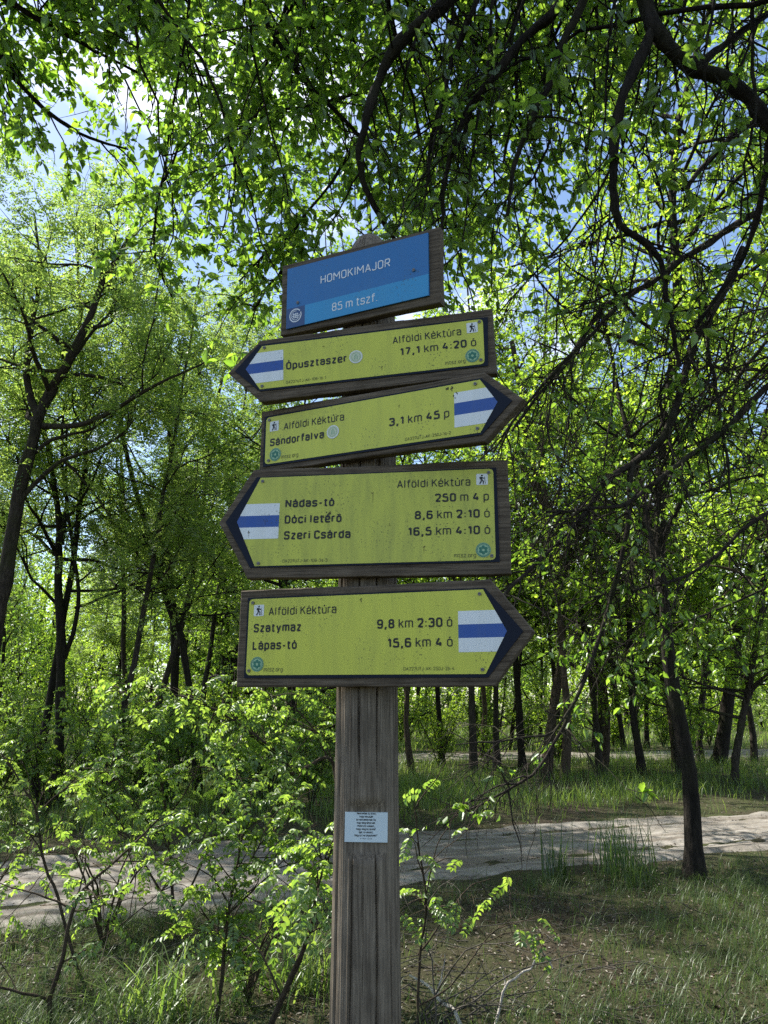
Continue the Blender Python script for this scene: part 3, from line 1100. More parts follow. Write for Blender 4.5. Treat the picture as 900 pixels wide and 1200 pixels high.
arrow_board('grimy yellow arrow board pointing left with three destinations, taller than the board above',
            (8.72, .68, -.46, (-.0183, 1.8901, 2.0625)),
            [(-33.3, -14.6), (33.2, -14.6), (33.2, 14.6), (-33.1, 14.6), (-41.8, .33)],
            [(-32.6, -11.9), (30.5, -11.65), (30.3, 12.5), (-32.1, 12.35), (-39.9, .3)],
            [tp4, tip4, bt4, (29.55, -11.1), (29.55, 12.2)], (3, 4),
            stripes_for(tip4, -25.5, (5.0, 1.8, -1.3, -4.4), 0, -1, edge_fn(tp4, tip4, bt4)),
            [([('Nádas-tó', B_)], -24.0, -11.0, 3.75, 2.2, 0), ([('Dóci letérő', B_)], -24.0, -9.0, -.55, 2.2, 0), ([('Szeri Csárda', B_)], -24.0, -6.6, -4.75, 2.2, 0),
             ([('Alföldi Kéktúra', N_)], 5.2, 23.8, 7.95, 2.1, 0),
             ([('250', B_), (' m ', N_), ('4', B_), (' p', N_)], 14.8, 28.3, 3.95, 2.2, 0),
             ([('8,6', B_), (' km ', N_), ('2:10', B_), (' ó', N_)], 9.7, 28.4, -.4, 2.2, 0),
             ([('16,5', B_), (' km ', N_), ('4:10', B_), (' ó', N_)], 7.9, 28.4, -4.6, 2.2, 0),
             ([('mtsz.org', N_)], 19.4, 24.8, -10.35, 1.05, 1), (CODE('OA227UTJ-AK-10B-3s-3'), -24.1, -12.4, -10.7, .8, 1)],
            (26.7, 9.5), (26.6, -8.6), None, [(-30.4, 11.1), (-30.4, -10.8), (28.4, 11.2), (28.6, -10.1)], M['yellow_dirty'], 23, [(-12.2, 2.0, .9, 1.6), (-13.6, 1.0, .6, 0), (-29.2, .5, .4, 1.2), (-33.4, -2.6, .4, 1.4), (-1, 7, .3, 2.5), (12, -7.5, .35, 1.8), (3.4, -1.5, .3, 0)])
tip5, tp5, bt5 = (36.3, 0), (31.0, 9.85), (31.1, -9.6)
arrow_board('bright yellow arrow board pointing right to Szatymaz and Lápas-tó, lowest on the post',
            (18.72, -.24, -.29, (-.0605, 1.8953, 1.7725)),
            [(-33.3, -12.3), (33.0, -12.3), (42.4, -.2), (32.6, 12.3), (-33.3, 12.3)],
            [(-31.0, -10.1), (31.6, -10.4), (40.0, -.1), (31.4, 10.2), (-30.9, 10.3)],
            [tp5, (-30.4, 9.9), (-30.5, -9.4), bt5, tip5], (1, 2),
            stripes_for(tip5, 24.9, (4.95, 1.8, -1.35, -4.6), 0, 1, edge_fn(tp5, tip5, bt5)),
            [([('Alföldi Kéktúra', N_)], -24.7, -6.0, 5.5, 2.1, 0), ([('Szatymaz', B_)], -28.8, -15.4, 1.3, 2.2, 0), ([('Lápas-tó', B_)], -28.9, -16.5, -3.1, 2.2, 0),
             ([('9,8', B_), (' km ', N_), ('2:30', B_), (' ó', N_)], 4.7, 23.5, 1.35, 2.25, 0),
             ([('15,6', B_), (' km ', N_), ('4', B_), (' ó', N_)], 7.3, 23.5, -3.25, 2.25, 0),
             (CODE('OA227UTJ-AK-250J-2s-4'), 11.4, 23.8, -8.65, .8, 1), ([('mtsz.org', N_)], -25.5, -20.2, -8.55, 1.05, 1)],
            (-27.5, 6.9), (-27.4, -6.7), None, [(-29.3, 8.9), (-29.6, -8.3), (30.2, 8.8), (30.4, -8.6)], M['yellow'], 24, [(0.5, 8.6, .45, .9), (-6.6, 6.9, .25, 0), (10, -5.8, .2, 0), (-14, -2, .2, 0), (20, 6.4, .22, 0)])

# -- little notice fixed in the notch of the post
f = Flat()
f.plate([(-.0505, -.0335), (.0505, -.0335), (.0505, .0325), (-.0505, .0325)], -.004, 0.0, 0)
pl = obj('notice', f.mesh('notice'), [M['paper']], signpost)
set_frame(pl, 2, 0, -.6, (-.042, 1.936, 1.328), signpost)
tag(pl, 'small pale blue notice with eight lines of tiny print')
t = Flat()
for i, (s_, hw) in enumerate((('"Nem ember az Isten,', 23.5), ('hogy hazudjék', 16), ('és nem embernek fia,', 23.5), ('hogy megváltozzék.', 22), ('Mond-é ő valamit,', 20.5), ('hogy meg ne tenné?', 23), ('Igér-é valamit,', 17), ('hogy azt ne teljesítené?"', 27))):
    s_ = s_.replace('í', 'i')
    t.text([(s_, B_)], -hw / 1000, hw / 1000, .0275 - .0069 * i, .0046, .0004, 0)
t.text([('IV. Móz. 23:19'.replace('V', 'v'), N_)], -.014, .014, -.0268, .0028, .0004, 0)
obj('lettering', t.mesh('lettering'), [M['ink']], pl)

# ------------------------------------------------------------------ TREES
def px_path(pts):
    return np.array([at(*p) for p in pts])


def wobble(rng, P, amp):
    w = np.cumsum(rng.normal(0, 1, P.shape), 0)
    w -= np.linspace(0, 1, len(P))[:, None] * w[-1]
    return P + w * amp


def finish_tree(name, base, tubes, leaves, bark, leafm, label, cat_='tree', group=None, detail=False, ratio=.55):
    root = empty(name, base)
    tag(root, label, cat_, group)
    b = np.array(base)
    tubes.V = [v - b for v in tubes.V]
    obj('trunk', tubes.mesh('trunk'), bark, root)
    if leaves is not None:
        p, d, u, s = leaves
        obj('crown', leaf_mesh('crown', p - b, d, u, s, ratio, detail), leafm, root)
    return root


def root_flare(P, Rd, k=1.5):
    Rd = Rd.copy()
    n_ = len(Rd)
    Rd[0] *= k
    if n_ > 10: Rd[1] *= 1 + (k - 1) * .4
    return Rd


def path_tree(name, label, pts, r0, r1, seed, limbs=(), crown=None, bark='bark', leafm='leaf_mid', wob=.012, twigs=0, ratio=.55, group=None):
    """A tree whose trunk follows the given line; base is put on the ground; crown: dict for crown_on."""
    rng = np.random.default_rng(seed)
    P = px_path(pts)
    P[0, 2] = hgt(P[0, 0], P[0, 1]) - .05
    n_ = 26
    P = wobble(rng, resample(P, n_), wob)
    Rd = root_flare(P, np.linspace(r0, r1, n_) * (1 + .08 * rng.normal(0, 1, n_)), 1.55)
    tb = Tubes()
    tb.add(P, Rd, 12)
    lv = []
    for lp, q0, q1 in limbs:
        Q = wobble(rng, resample(px_path(lp), 16), wob)
        tb.add(Q, np.linspace(q0, q1, 16), 8)
        if crown:
            c2 = dict(crown); c2['K'] = max(3, crown['K'] // 3); c2['t0'] = .25
            lv.append(crown_on(rng, tb, Q, np.linspace(q0, q1, 16), **c2))
    if crown:
        lv.append(crown_on(rng, tb, P, Rd, **crown))
    base = (P[0, 0], P[0, 1], float(hgt(P[0, 0], P[0, 1])))
    return finish_tree(name, base, tb, cat(*lv) if lv else None, M[bark], M[leafm], label, group=group, ratio=ratio)


AC = dict(K=14, t0=.30, L1=3.0, k2=7, k3=6, leaf=.062, kind='pinnate', kl=3, elev=(.05, .8), twig_len=.55)
BR = dict(K=20, t0=.30, L1=2.9, k2=8, k3=7, leaf=.09, kind='broad', kl=12, elev=(.0, .8), twig_len=.55)

# ---- right of the post
path_tree('slender_tree', 'slender tree with a bent trunk beside the tall grass clumps',
          [(814, 1030, 8.1), (809, 960, 8.1), (800, 880, 8.1), (786, 790, 8.1), (777, 700, 8.05), (774, 600, 8.0), (783, 480, 7.9), (794, 390, 7.8), (791, 300, 7.7), (787, 210, 7.6), (794, 145, 7.5), (806, 95, 7.4), (818, 50, 7.3), (840, -20, 7.2), (850, -120, 7.1)],
          .080, .028, 101, limbs=[([(778, 712, 8.05), (764, 650, 8.3), (745, 560, 8.6), (722, 470, 8.9), (705, 380, 9.2), (690, 280, 9.4)], .05, .015),
                                 ([(776, 640, 8.0), (800, 590, 7.8), (835, 520, 7.4), (880, 450, 7.0), (930, 400, 6.8)], .035, .012)],
          crown=dict(K=38, t0=.46, L1=2.7, k2=7, k3=6, leaf=.075, kind='broad', kl=9, elev=(.0, .8), twig_len=.5), bark='bark_dark', leafm='leaf_lime')
path_tree('slender_tree', 'pale brown thin trunk leaning behind the tip of the lowest arrow board',
          [(640, 912, 19), (647, 830, 19), (655, 760, 19), (650, 680, 19), (636, 600, 18.8), (618, 500, 18.5), (600, 400, 18)], .12, .07, 102,
          limbs=[([(652, 720, 19), (668, 640, 19), (690, 560, 19), (700, 470, 19)], .06, .02)], crown=BR, bark='bark_brown', leafm='leaf_lime')
path_tree('slender_tree', 'dark upright trunk among dry tangled twigs right of the post, on the grassy bank',
          [(613, 902, 21), (607, 820, 21), (602, 740, 21), (607, 640, 21), (600, 540, 21)], .10, .06, 103, crown=BR, bark='bark_dark', leafm='leaf_mid')
path_tree('slender_tree', 'thin dark trunk leaning left on the grassy bank beyond the track',
          [(753, 914, 18.5), (745, 855, 18.5), (739, 790, 18.5), (735, 700, 18.5), (722, 600, 18.3), (716, 480, 18)], .10, .05, 104, crown=BR, bark='bark_dark', leafm='leaf_lime')
path_tree('slender_tree', 'thick trunk in leafy growth, half behind the bent slender tree',
          [(796, 898, 22), (786, 830, 22), (772, 750, 22), (768, 660, 22), (776, 560, 22), (770, 450, 22)],   .15, .08, 105, crown=BR, bark='bark', leafm='leaf_mid')
path_tree('slender_tree', 'stout dark trunk leaning right, leaves round its base, by the far path',
          [(842, 896, 23), (850, 840, 23), (860, 770, 23), (876, 690, 23), (890, 600, 22.6), (900, 480, 22)], .20, .11, 106, crown=BR, bark='bark_dark', leafm='leaf_mid')
path_tree('slender_tree', 'thin trunk leaning strongly right, last on the bank towards the right edge',
          [(857, 921, 17.5), (867, 855, 17.5), (878, 790, 17.4), (893, 700, 17.2), (905, 590, 17)], .085, .05, 107, crown=BR, bark='bark', leafm='leaf_lime')
path_tree('slender_tree', 'straight thin trunk between the two leaning trunks right of the far path',
          [(819, 893, 24), (822, 820, 24), (828, 740, 24), (830, 640, 24), (826, 520, 23.5)], .10, .06, 108, crown=BR, bark='bark', leafm='leaf_mid')
for i, (x0, y0, x1, dx, lab) in enumerate(((707, 868, 704, -8, 'dark straight trunk beyond the far path, wider of a close pair'), (731, 870, 722, -14, 'slim dark trunk bending left, right of a wider trunk beyond the far path'), (757, 862, 756, 4, 'slim upright trunk far back, seen right of the bank\'s leaning trunk'), (562, 868, 552, -10, 'dark trunk leaning left close to the right side of the wooden post'))):
    path_tree('slender_tree', lab, [(x0, y0, 31 + i), (x1 + dx * .2, 790, 31 + i), (x1 + dx, 690, 31 + i), (x1 + dx * 1.4, 590, 31 + i)], .14 if i in (0, 3) else .10, .06, 120 + i, crown=dict(BR, leaf=.11, kl=7), bark='bark_dark', leafm='leaf_lime')

# ---- left of the post
path_tree('forked_tree', 'dark forked tree leaning in from the left edge beyond the track',
          [(-25, 880, 12), (-10, 760, 12), (5, 680, 12), (22, 590, 12), (40, 520, 12), (48, 490, 12), (62, 455, 12), (80, 425, 11.8), (98, 385, 11.6), (122, 330, 11.4), (160, 265, 11)],
          .125, .045, 201, limbs=[([(47, 492, 12), (33, 455, 12), (31, 420, 12), (38, 370, 12), (46, 320, 12), (40, 250, 12)], .075, .02),
                                ([(50, 500, 12), (95, 498, 11.8), (140, 478, 11.4), (190, 450, 11), (240, 425, 10.6)], .055, .012),
                                ([(40, 530, 12), (70, 512, 12), (105, 505, 12), (150, 470, 12)], .04, .012)], crown=dict(AC, K=14), leafm='leaf_acacia')
path_tree('dark_tree', 'thin blackish trunk with a side stem, right of the forked tree',
          [(73, 872, 14), (71, 780, 14), (66, 690, 14), (70, 620, 14), (62, 560, 14), (50, 500, 13.8), (40, 430, 13.5)], .085, .04, 202,
          limbs=[([(76, 770, 14), (86, 740, 14), (92, 690, 14), (87, 640, 14), (80, 580, 14), (78, 500, 14)], .05, .02), ([(72, 640, 14), (74, 590, 14), (71, 540, 14), (76, 470, 14)], .05, .02),
                 ([(88, 712, 14), (120, 700, 13.8), (150, 690, 13.6), (175, 670, 13.2)], .03, .008)], crown=AC, bark='bark_dark', leafm='leaf_acacia')
path_tree('slender_tree', 'slim trunk leaning left through the left-hand foliage and branching like a fan',
          [(238, 850, 15), (216, 765, 15), (200, 722, 15), (180, 650, 15), (160, 580, 15), (140, 490, 15), (130, 420, 14.8)], .075, .035, 203,
          limbs=[([(207, 740, 15), (225, 700, 15), (250, 660, 15), (275, 625, 15)], .03, .01), ([(196, 712, 15), (190, 650, 15), (196, 580, 15), (200, 500, 15)], .04, .012)], crown=AC, bark='bark_dark', leafm='leaf_acacia')
path_tree('slender_tree', 'upright dark trunk close left of the yellow arrow boards',
          [(207, 862, 18), (203, 760, 18), (198, 660, 18), (200, 560, 18), (196, 460, 18)], .10, .06, 204, crown=AC, bark='bark_dark', leafm='leaf_acacia')
path_tree('slender_tree', 'dark trunk seen left of the post under the lowest arrow board',
          [(340, 915, 19), (341, 840, 19), (338, 760, 19), (330, 660, 19), (322, 560, 19)], .13, .07, 205, crown=dict(BR), bark='bark_dark', leafm='leaf_mid')
path_tree('slender_tree', 'thick dark trunk in deep shade left of the far path',
          [(268, 895, 22), (266, 820, 22), (262, 720, 22), (266, 620, 22)], .2, .1, 206, crown=dict(BR), bark='bark_dark', leafm='leaf_mid')


# ---- near trees that overhang the view
def near_tree(name, label, trunk, tr, paths, fans, seed, bark, leafm, leaf, twig_leaf_lo, top):
    """trunk: world points; paths: (pixel path, r0, r1, leafiness 0..1, twigs per metre); fans: limbs arching to pixel targets; top: crown_on dict for the part overhead."""
    rng = np.random.default_rng(seed)
    tb = Tubes()
    T_ = wobble(rng, resample(np.array(trunk, float), 22), .008)
    Rd = root_flare(T_, np.linspace(tr[0], tr[1], 22), 1.5)
    tb.add(T_, Rd, 14)
    lv = []
    for pts, r0, r1, lf, dens in paths:
        if isinstance(pts, np.ndarray): Q = pts
        else: Q = px_path(pts)
        L = np.linalg.norm(np.diff(Q, axis=0), axis=1).sum()
        n_ = max(10, int(L / .07))
        Q = wobble(rng, resample(Q, n_), .0045)
        tb.add(Q, (1.35 if r0 > .013 else 1.1) * np.linspace(r0, r1, n_) * (1 + .10 * np.sin(np.arange(n_) * 1.1 + rng.uniform(0, 6)) + .06 * rng.normal(0, 1, n_)), 8)
        k = int(L * dens)
        if k < 1: continue
        t1, s1, _ = branch_off(rng, Q[None], k, .12, .75, .16, .10, 8, out=.75, up=-.05, taper=.3)
        rr = np.full(k, min(.007, r0 * .5))
        tb.add(t1, taper_r(rr, rr * .25, k, 8), 5)
        t2, s2, _ = branch_off(rng, t1, 4, .15, .34, .2, .10, 5, out=.7, up=-.05, taper=.3)
        tb.add(t2, taper_r(np.full(len(t2), .0026), np.full(len(t2), .0012), len(t2), 5), 4)
        if lf > 0:
            kk = max(1, int(len(t2) * lf))
            sel = rng.permutation(len(t2))[:kk]
            lv.append(leafy(rng, t2[sel], 8, leaf, twig_leaf_lo))
            lv.append(leafy(rng, t1[rng.permutation(k)[:max(1, int(k * lf))]], 7, leaf, .3))
    for (sp, target, r0, sag, k2) in fans:
        A_, Bt = np.array(sp, float), at(*target)
        s = np.linspace(0, 1, 12)[:, None]
        Q = A_ + (Bt - A_) * s + np.array([0, 0, 1.0]) * (sag * np.sin(s * math.pi))
        Q = wobble(rng, Q, .035)
        tb.add(Q, np.linspace(r0, .004, 12), 7)
        t1, s1, _ = branch_off(rng, Q[None], k2, .30, 1.0, .16, .05, 8, out=.75, up=0, taper=.45)
        rr = np.full(k2, .0065)
        tb.add(t1, taper_r(rr, rr * .25, k2, 8), 5)
        t2, s2, _ = branch_off(rng, t1, 6, .15, .36, .2, .06, 5, out=.8, up=-.02, taper=.3)
        tb.add(t2, taper_r(np.full(len(t2), .0024), np.full(len(t2), .001), len(t2), 5), 3)
        lv.append(leafy(rng, t2, 7, leaf, .1))
    if top:
        lv.append(crown_on(rng, tb, T_, Rd, **top))
    return finish_tree(name, (trunk[0][0], trunk[0][1], trunk[0][2]), tb, cat(*lv), M[bark], M[leafm], label, detail=True, ratio=.52)


rngf = np.random.default_rng(77)
n1_top = [(2.25, 3.3, 5.35), (1.6, 3.35, 6.1), (.7, 3.45, 6.5), (-.25, 3.6, 6.6)]
arch = np.array([(2.55, 3.3, 4.6)] + n1_top)
paths1 = [
    (arch, .085, .035, .5, 3),
    ([(735, -110, 3.5), (757, 0, 3.6), (770, 40, 3.6), (800, 75, 3.65), (840, 90, 3.7), (875, 115, 3.7), (900, 145, 3.7), (960, 200, 3.6), (1040, 280, 3.5)], .036, .030, .25, 5),
    ([(770, 28, 3.6), (747, 75, 3.6), (731, 115, 3.6), (724, 165, 3.65), (722, 225, 3.7), (730, 260, 3.75), (760, 285, 3.8), (777, 310, 3.85), (783, 360, 3.9), (797, 430, 4.0)], .025, .010, .12, 6),
    ([(815, 80, 3.65), (840, 60, 3.7), (865, 40, 3.7), (905, 10, 3.7), (960, -40, 3.6)], .017, .014, .4, 4),
    ([(690, -120, 3.6), (657, 0, 3.7), (615, 40, 3.8), (580, 85, 3.8), (550, 130, 3.9), (532, 175, 3.9), (522, 225, 4.0), (516, 275, 4.0)], .026, .007, .35, 6),
    ([(712, -110, 3.5), (682, 0, 3.6), (660, 50, 3.65), (642, 105, 3.7), (622, 150, 3.7), (605, 200, 3.75), (594, 255, 3.8)], .022, .007, .3, 6),
    ([(590, -110, 3.8), (557, 0, 3.9), (535, 65, 4.0), (515, 130, 4.0), (505, 175, 4.1), (504, 225, 4.1)], .017, .006, .4, 6),
    ([(570, -80, 3.6), (525, 5, 3.7), (480, 40, 3.8), (450, 90, 3.9), (432, 140, 3.9), (424, 190, 4.0), (440, 240, 4.1), (470, 290, 4.3)], .034, .010, .5, 6),
    ([(735, -60, 3.5), (722, 0, 3.6), (715, 60, 3.7), (709, 125, 3.7)], .010, .005, .3, 5),
    ([(640, -100, 3.9), (612, 0, 4.2), (600, 60, 4.3), (607, 110, 4.4), (590, 190, 4.5)], .017, .005, .5, 5),
    ([(640, 60, 4.2), (645, 150, 4.2), (628, 200, 4.2), (600, 235, 4.3)], .012, .004, .3, 5),
    ([(842, -90, 3.4), (835, 0, 3.5), (826, 60, 3.5), (828, 110, 3.6), (818, 160, 3.6)], .010, .004, .3, 5),
    ([(890, -60, 3.5), (878, 20, 3.5), (878, 80, 3.6), (882, 130, 3.6), (872, 190, 3.7), (868, 260, 3.8)], .012, .005, .2, 6),
    ([(1000, 60, 3.6), (925, 120, 3.7), (900, 165, 3.8), (893, 215, 3.8), (880, 270, 3.9), (860, 320, 4.0), (815, 385, 4.1)], .020, .008, .15, 6),
]
for i in range(11):          # long thin drooping boughs along the top
    x0 = 500 + 40 * i + float(rngf.uniform(-10, 10)); y0 = -90 + float(rngf.uniform(0, 60)); Y0 = float(rngf.uniform(3.6, 4.6))
    dx = -float(rngf.uniform(20, 110)); ln = float(rngf.uniform(200, 420))
    paths1.append(([(x0, y0, Y0), (x0 + dx * .25, y0 + ln * .3, Y0 + .1), (x0 + dx * .65, y0 + ln * .62, Y0 + .2), (x0 + dx, y0 + ln, Y0 + .25)], .011, .003, .12, 6))
fans1 = [(n1_top[int(rngf.integers(0, 4))], (float(rngf.uniform(430, 780)), float(rngf.uniform(-60, 210)), float(rngf.uniform(4.2, 6.4))), .018, .35, 6) for _ in range(20)]
fans1 += [(n1_top[int(rngf.integers(1, 4))], (float(rngf.uniform(480, 740)), float(rngf.uniform(40, 330)), float(rngf.uniform(4.6, 7.0))), .016, .3, 5) for _ in range(14)]
fans1 += [(n1_top[int(rngf.integers(2, 4))], (float(rngf.uniform(490, 620)), float(rngf.uniform(220, 370)), float(rngf.uniform(4.8, 6.4))), .013, .3, 6) for _ in range(9)]
near_tree('overhanging_tree', 'near tree whose black drooping limbs hang over the top right of the signpost',
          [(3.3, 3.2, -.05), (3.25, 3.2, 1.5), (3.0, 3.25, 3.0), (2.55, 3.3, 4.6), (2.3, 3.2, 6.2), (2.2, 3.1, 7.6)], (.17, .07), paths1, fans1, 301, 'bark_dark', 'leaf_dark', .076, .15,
          dict(K=7, t0=.62, L1=2.2, k2=5, k3=5, leaf=.075, kind='broad', kl=7, elev=(.1, .9), twig_len=.5))  # unseen crown above the view, added for its shade

paths2 = [
    ([(-160, 40, 4.2), (-60, 30, 4.3), (0, 65, 4.4), (20, 95, 4.5), (55, 130, 4.6), (100, 160, 4.8), (150, 175, 5.0)], .020, .006, .9, 7),
    ([(-140, -40, 4.0), (-20, -10, 4.2), (50, 30, 4.3), (110, 60, 4.5), (170, 90, 4.8)], .020, .006, .95, 8),
        ([(300, -80, 4.4), (305, 0, 4.5), (325, 50, 4.6), (355, 95, 4.7), (390, 130, 4.8), (420, 160, 4.9), (452, 188, 5.0)], .018, .009, .8, 7),
    ([(430, 105, 4.8), (370, 120, 4.8), (330, 128, 4.9), (300, 145, 5.0), (260, 175, 5.0), (220, 207, 5.1)], .012, .005, .8, 8),
    ([(225, 110, 5.0), (200, 190, 5.0), (184, 232, 5.0), (181, 290, 5.1), (190, 322, 5.1), (203, 350, 5.2)], .012, .006, .35, 5),
    ([(350, 250, 4.9), (330, 315, 5.0), (312, 338, 5.0), (296, 364, 5.1)], .014, .006, .7, 6),
    ([(420, 165, 4.9), (385, 220, 4.9), (350, 260, 4.9), (320, 290, 5.0), (280, 330, 5.1)], .012, .006, .9, 8),
]
n2_top = [(-2.5, 3.4, 6.3), (-1.9, 3.5, 6.7), (-1.0, 3.6, 6.9), (-.2, 3.8, 6.8)]
arch2 = np.array([(-3.0, 3.3, 5.5)] + n2_top)
paths2.append((arch2, .075, .03, .6, 3))
fans2 = [(n2_top[int(rngf.integers(1, 4))], (float(rngf.uniform(170, 500)), float(rngf.uniform(-40, 340)), float(rngf.uniform(4.4, 6.4))), .017, .3, 8) for _ in range(18)]
fans2 += [((-3.0, 3.3, 6.0), (float(rngf.uniform(-60, 125)), float(rngf.uniform(-60, 170)), float(rngf.uniform(4.2, 6.0))), .017, .3, 7) for _ in range(12)]
fans2 += [(n2_top[int(rngf.integers(0, 4))], (float(rngf.uniform(150, 420)), float(rngf.uniform(60, 330)), float(rngf.uniform(6.4, 9.2))), .018, .5, 7) for _ in range(16)]  # limbs added farther back so their leaves shade the right foreground
near_tree('overhanging_tree', 'near tree whose large dark leaves fill the top left above the signpost',
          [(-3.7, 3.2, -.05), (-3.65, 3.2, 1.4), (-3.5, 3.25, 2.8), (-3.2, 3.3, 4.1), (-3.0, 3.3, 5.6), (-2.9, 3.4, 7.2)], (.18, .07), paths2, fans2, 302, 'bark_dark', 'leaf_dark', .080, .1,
          dict(K=10, t0=.6, L1=2.7, k2=6, k3=5, leaf=.085, kind='broad', kl=7, elev=(.1, .9), twig_len=.5))  # crown out of view overhead, added to shade the foreground

paths3 = [
    ([(1010, 190, 5.2), (900, 240, 5.2), (850, 270, 5.2), (800, 300, 5.2), (760, 330, 5.2), (710, 360, 5.2), (670, 415, 5.1), (645, 452, 5.0), (600, 505, 4.9)], .024, .007, .10, 11),
    ([(1000, 400, 5.0), (900, 455, 5.0), (852, 504, 5.0), (793, 546, 4.9), (739, 587, 4.8), (697, 596, 4.7), (640, 600, 4.6)], .020, .006, .10, 11),
    ([(860, 320, 5.2), (822, 390, 5.2), (810, 420, 5.2), (785, 504, 5.1), (743, 542, 5.1), (706, 567, 5.0), (689, 600, 5.0), (652, 642, 5.0), (590, 698, 4.9)], .027, .008, .10, 11),
    ([(760, 330, 5.2), (715, 365, 5.1), (685, 400, 5.0), (652, 433, 5.0), (610, 483, 4.9), (578, 530, 4.9)], .014, .005, .1, 11),
    ([(743, 542, 5.1), (737, 570, 5.1), (735, 608, 5.1), (722, 667, 5.1), (702, 742, 5.1), (677, 812, 5.1), (655, 855, 5.1), (626, 903, 5.1), (582, 932, 5.1), (533, 957, 5.1)], .017, .004, .06, 8),
    ([(677, 815, 5.1), (646, 858, 5.0), (612, 862, 4.9), (582, 868, 4.8), (533, 873, 4.7)], .008, .003, .08, 10),
    ([(870, 290, 5.2), (830, 380, 5.1), (838, 450, 5.1), (848, 520, 5.0), (858, 590, 5.0)], .014, .005, .12, 11),
    ([(1000, 330, 5.4), (920, 380, 5.4), (860, 450, 5.4), (800, 510, 5.4), (760, 600, 5.4), (730, 690, 5.3)], .015, .004, .1, 11),
    ([(1000, 560, 5.4), (900, 600, 5.4), (830, 660, 5.3), (760, 690, 5.2), (690, 700, 5.1)], .014, .004, .3, 11),
    ([(985, 650, 5.6), (900, 690, 5.6), (830, 720, 5.6), (770, 740, 5.5), (700, 770, 5.4)], .010, .003, .5, 11),
    ([(715, 200, 4.6), (685, 250, 4.7), (650, 295, 4.8), (615, 330, 4.9), (583, 368, 5.0)], .009, .004, .2, 10),
    ([(795, 425, 5.2), (775, 470, 5.2), (790, 540, 5.2), (770, 620, 5.2), (765, 700, 5.2)], .010, .004, .1, 12),
    ([(655, 430, 5.0), (640, 500, 5.0), (655, 560, 5.0), (640, 640, 5.1), (655, 720, 5.1)], .007, .003, .15, 11),
]
for i in range(20):          # long thin drooping twigs of the tangle
    x0 = 660 + 17 * i + float(rngf.uniform(-10, 10)); y0 = float(rngf.uniform(180, 460)); Y0 = float(rngf.uniform(4.9, 5.6))
    dx = -float(rngf.uniform(10, 120)); ln = float(rngf.uniform(160, 330))
    paths3.append(([(x0, y0, Y0), (x0 + dx * .2, y0 + ln * .3, Y0), (x0 + dx * .6, y0 + ln * .65, Y0 + .05), (x0 + dx, y0 + ln, Y0 + .1)], .0075, .002, .06, 7))
fans3 = [((4.0, 5.4, 4.6), (float(rngf.uniform(640, 960)), float(rngf.uniform(380, 660)), float(rngf.uniform(5.2, 6.5))), .012, .3, 4) for _ in range(4)]
paths3.append((np.array([(4.15, 5.4, 4.0), (3.5, 5.2, 5.6), (2.9, 5.0, 6.0), (2.2, 4.9, 5.3)]), .045, .012, .3, 4))
near_tree('overhanging_tree', 'half bare tree reaching in from the right with long grey down-swept branches and tangled twigs',
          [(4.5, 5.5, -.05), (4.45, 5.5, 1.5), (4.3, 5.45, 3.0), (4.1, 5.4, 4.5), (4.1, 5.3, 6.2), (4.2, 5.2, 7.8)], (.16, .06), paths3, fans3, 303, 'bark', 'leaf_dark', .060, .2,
          dict(K=12, t0=.62, L1=2.3, k2=5, k3=5, leaf=.075, kind='broad', kl=7, elev=(.1, .9), twig_len=.5))


# ---- woodland prototypes and their copies
def proto_tree(seed, h, kind, leafm, bark, K=20, t0=.26, L1=3.1, leaf=.095, kl=11, k2=8, k3=7):
    rng = np.random.default_rng(seed)
    n_ = 18
    z = np.linspace(-.05, h, n_)
    lean = rng.normal(0, .06, 2)
    P = np.stack([lean[0] * z + .18 * np.sin(z * .5 + seed), lean[1] * z + .18 * np.sin(z * .6 + 2 * seed), z], 1)
    P = wobble(rng, P - P[0] * np.array([1, 1, 0]), .03)
    Rd = root_flare(P, np.linspace(.075, .02, n_), 1.4)
    tb = Tubes()
    tb.add(P, Rd, 9)
    lv = crown_on(rng, tb, P, Rd, K, t0, L1, k2, k3, leaf, kind, kl, elev=(-.05, .8), twig_len=.6)
    tm = tb.mesh('trunk'); tm.materials.append(M[bark])
    cmh = leaf_mesh('crown', *lv, .55 if kind == 'broad' else .5, False); cmh.materials.append(M[leafm])
    return tm, cmh


PROTO = [proto_tree(401, 11.5, 'broad', 'leaf_lime', 'bark'), proto_tree(402, 12.5, 'broad', 'leaf_mid', 'bark_dark'), proto_tree(403, 10.5, 'broad', 'leaf_lime', 'bark_brown', leaf=.08),
         proto_tree(404, 11.5, 'pinnate', 'leaf_acacia', 'bark_dark', leaf=.066, kl=3, k3=6, K=15), proto_tree(405, 12.5, 'pinnate', 'leaf_acacia', 'bark', leaf=.066, kl=3, k3=6, K=15)]
FARP = [proto_tree(411, 13, 'broad', 'leaf_lime', 'bark_dark', leaf=.14, kl=8, t0=.05, L1=3.6, K=18, k2=7), proto_tree(412, 14, 'broad', 'leaf_mid', 'bark_dark', leaf=.14, kl=8, t0=.06, L1=3.6, K=18, k2=7), proto_tree(413, 12, 'pinnate', 'leaf_acacia', 'bark_dark', leaf=.11, kl=3, k3=5, t0=.05, L1=3.4)]


def place_tree(name, meshes, x, y, rz, s, label, group=None):
    r = empty(name, (x, y, float(hgt(x, y))), (0, 0, rz))
    r.scale = (s, s, s)
    tag(r, label, 'tree', group)
    for nm, me in zip(('trunk', 'crown'), meshes):
        link(bpy.data.objects.new(nm, me), r)
    return r


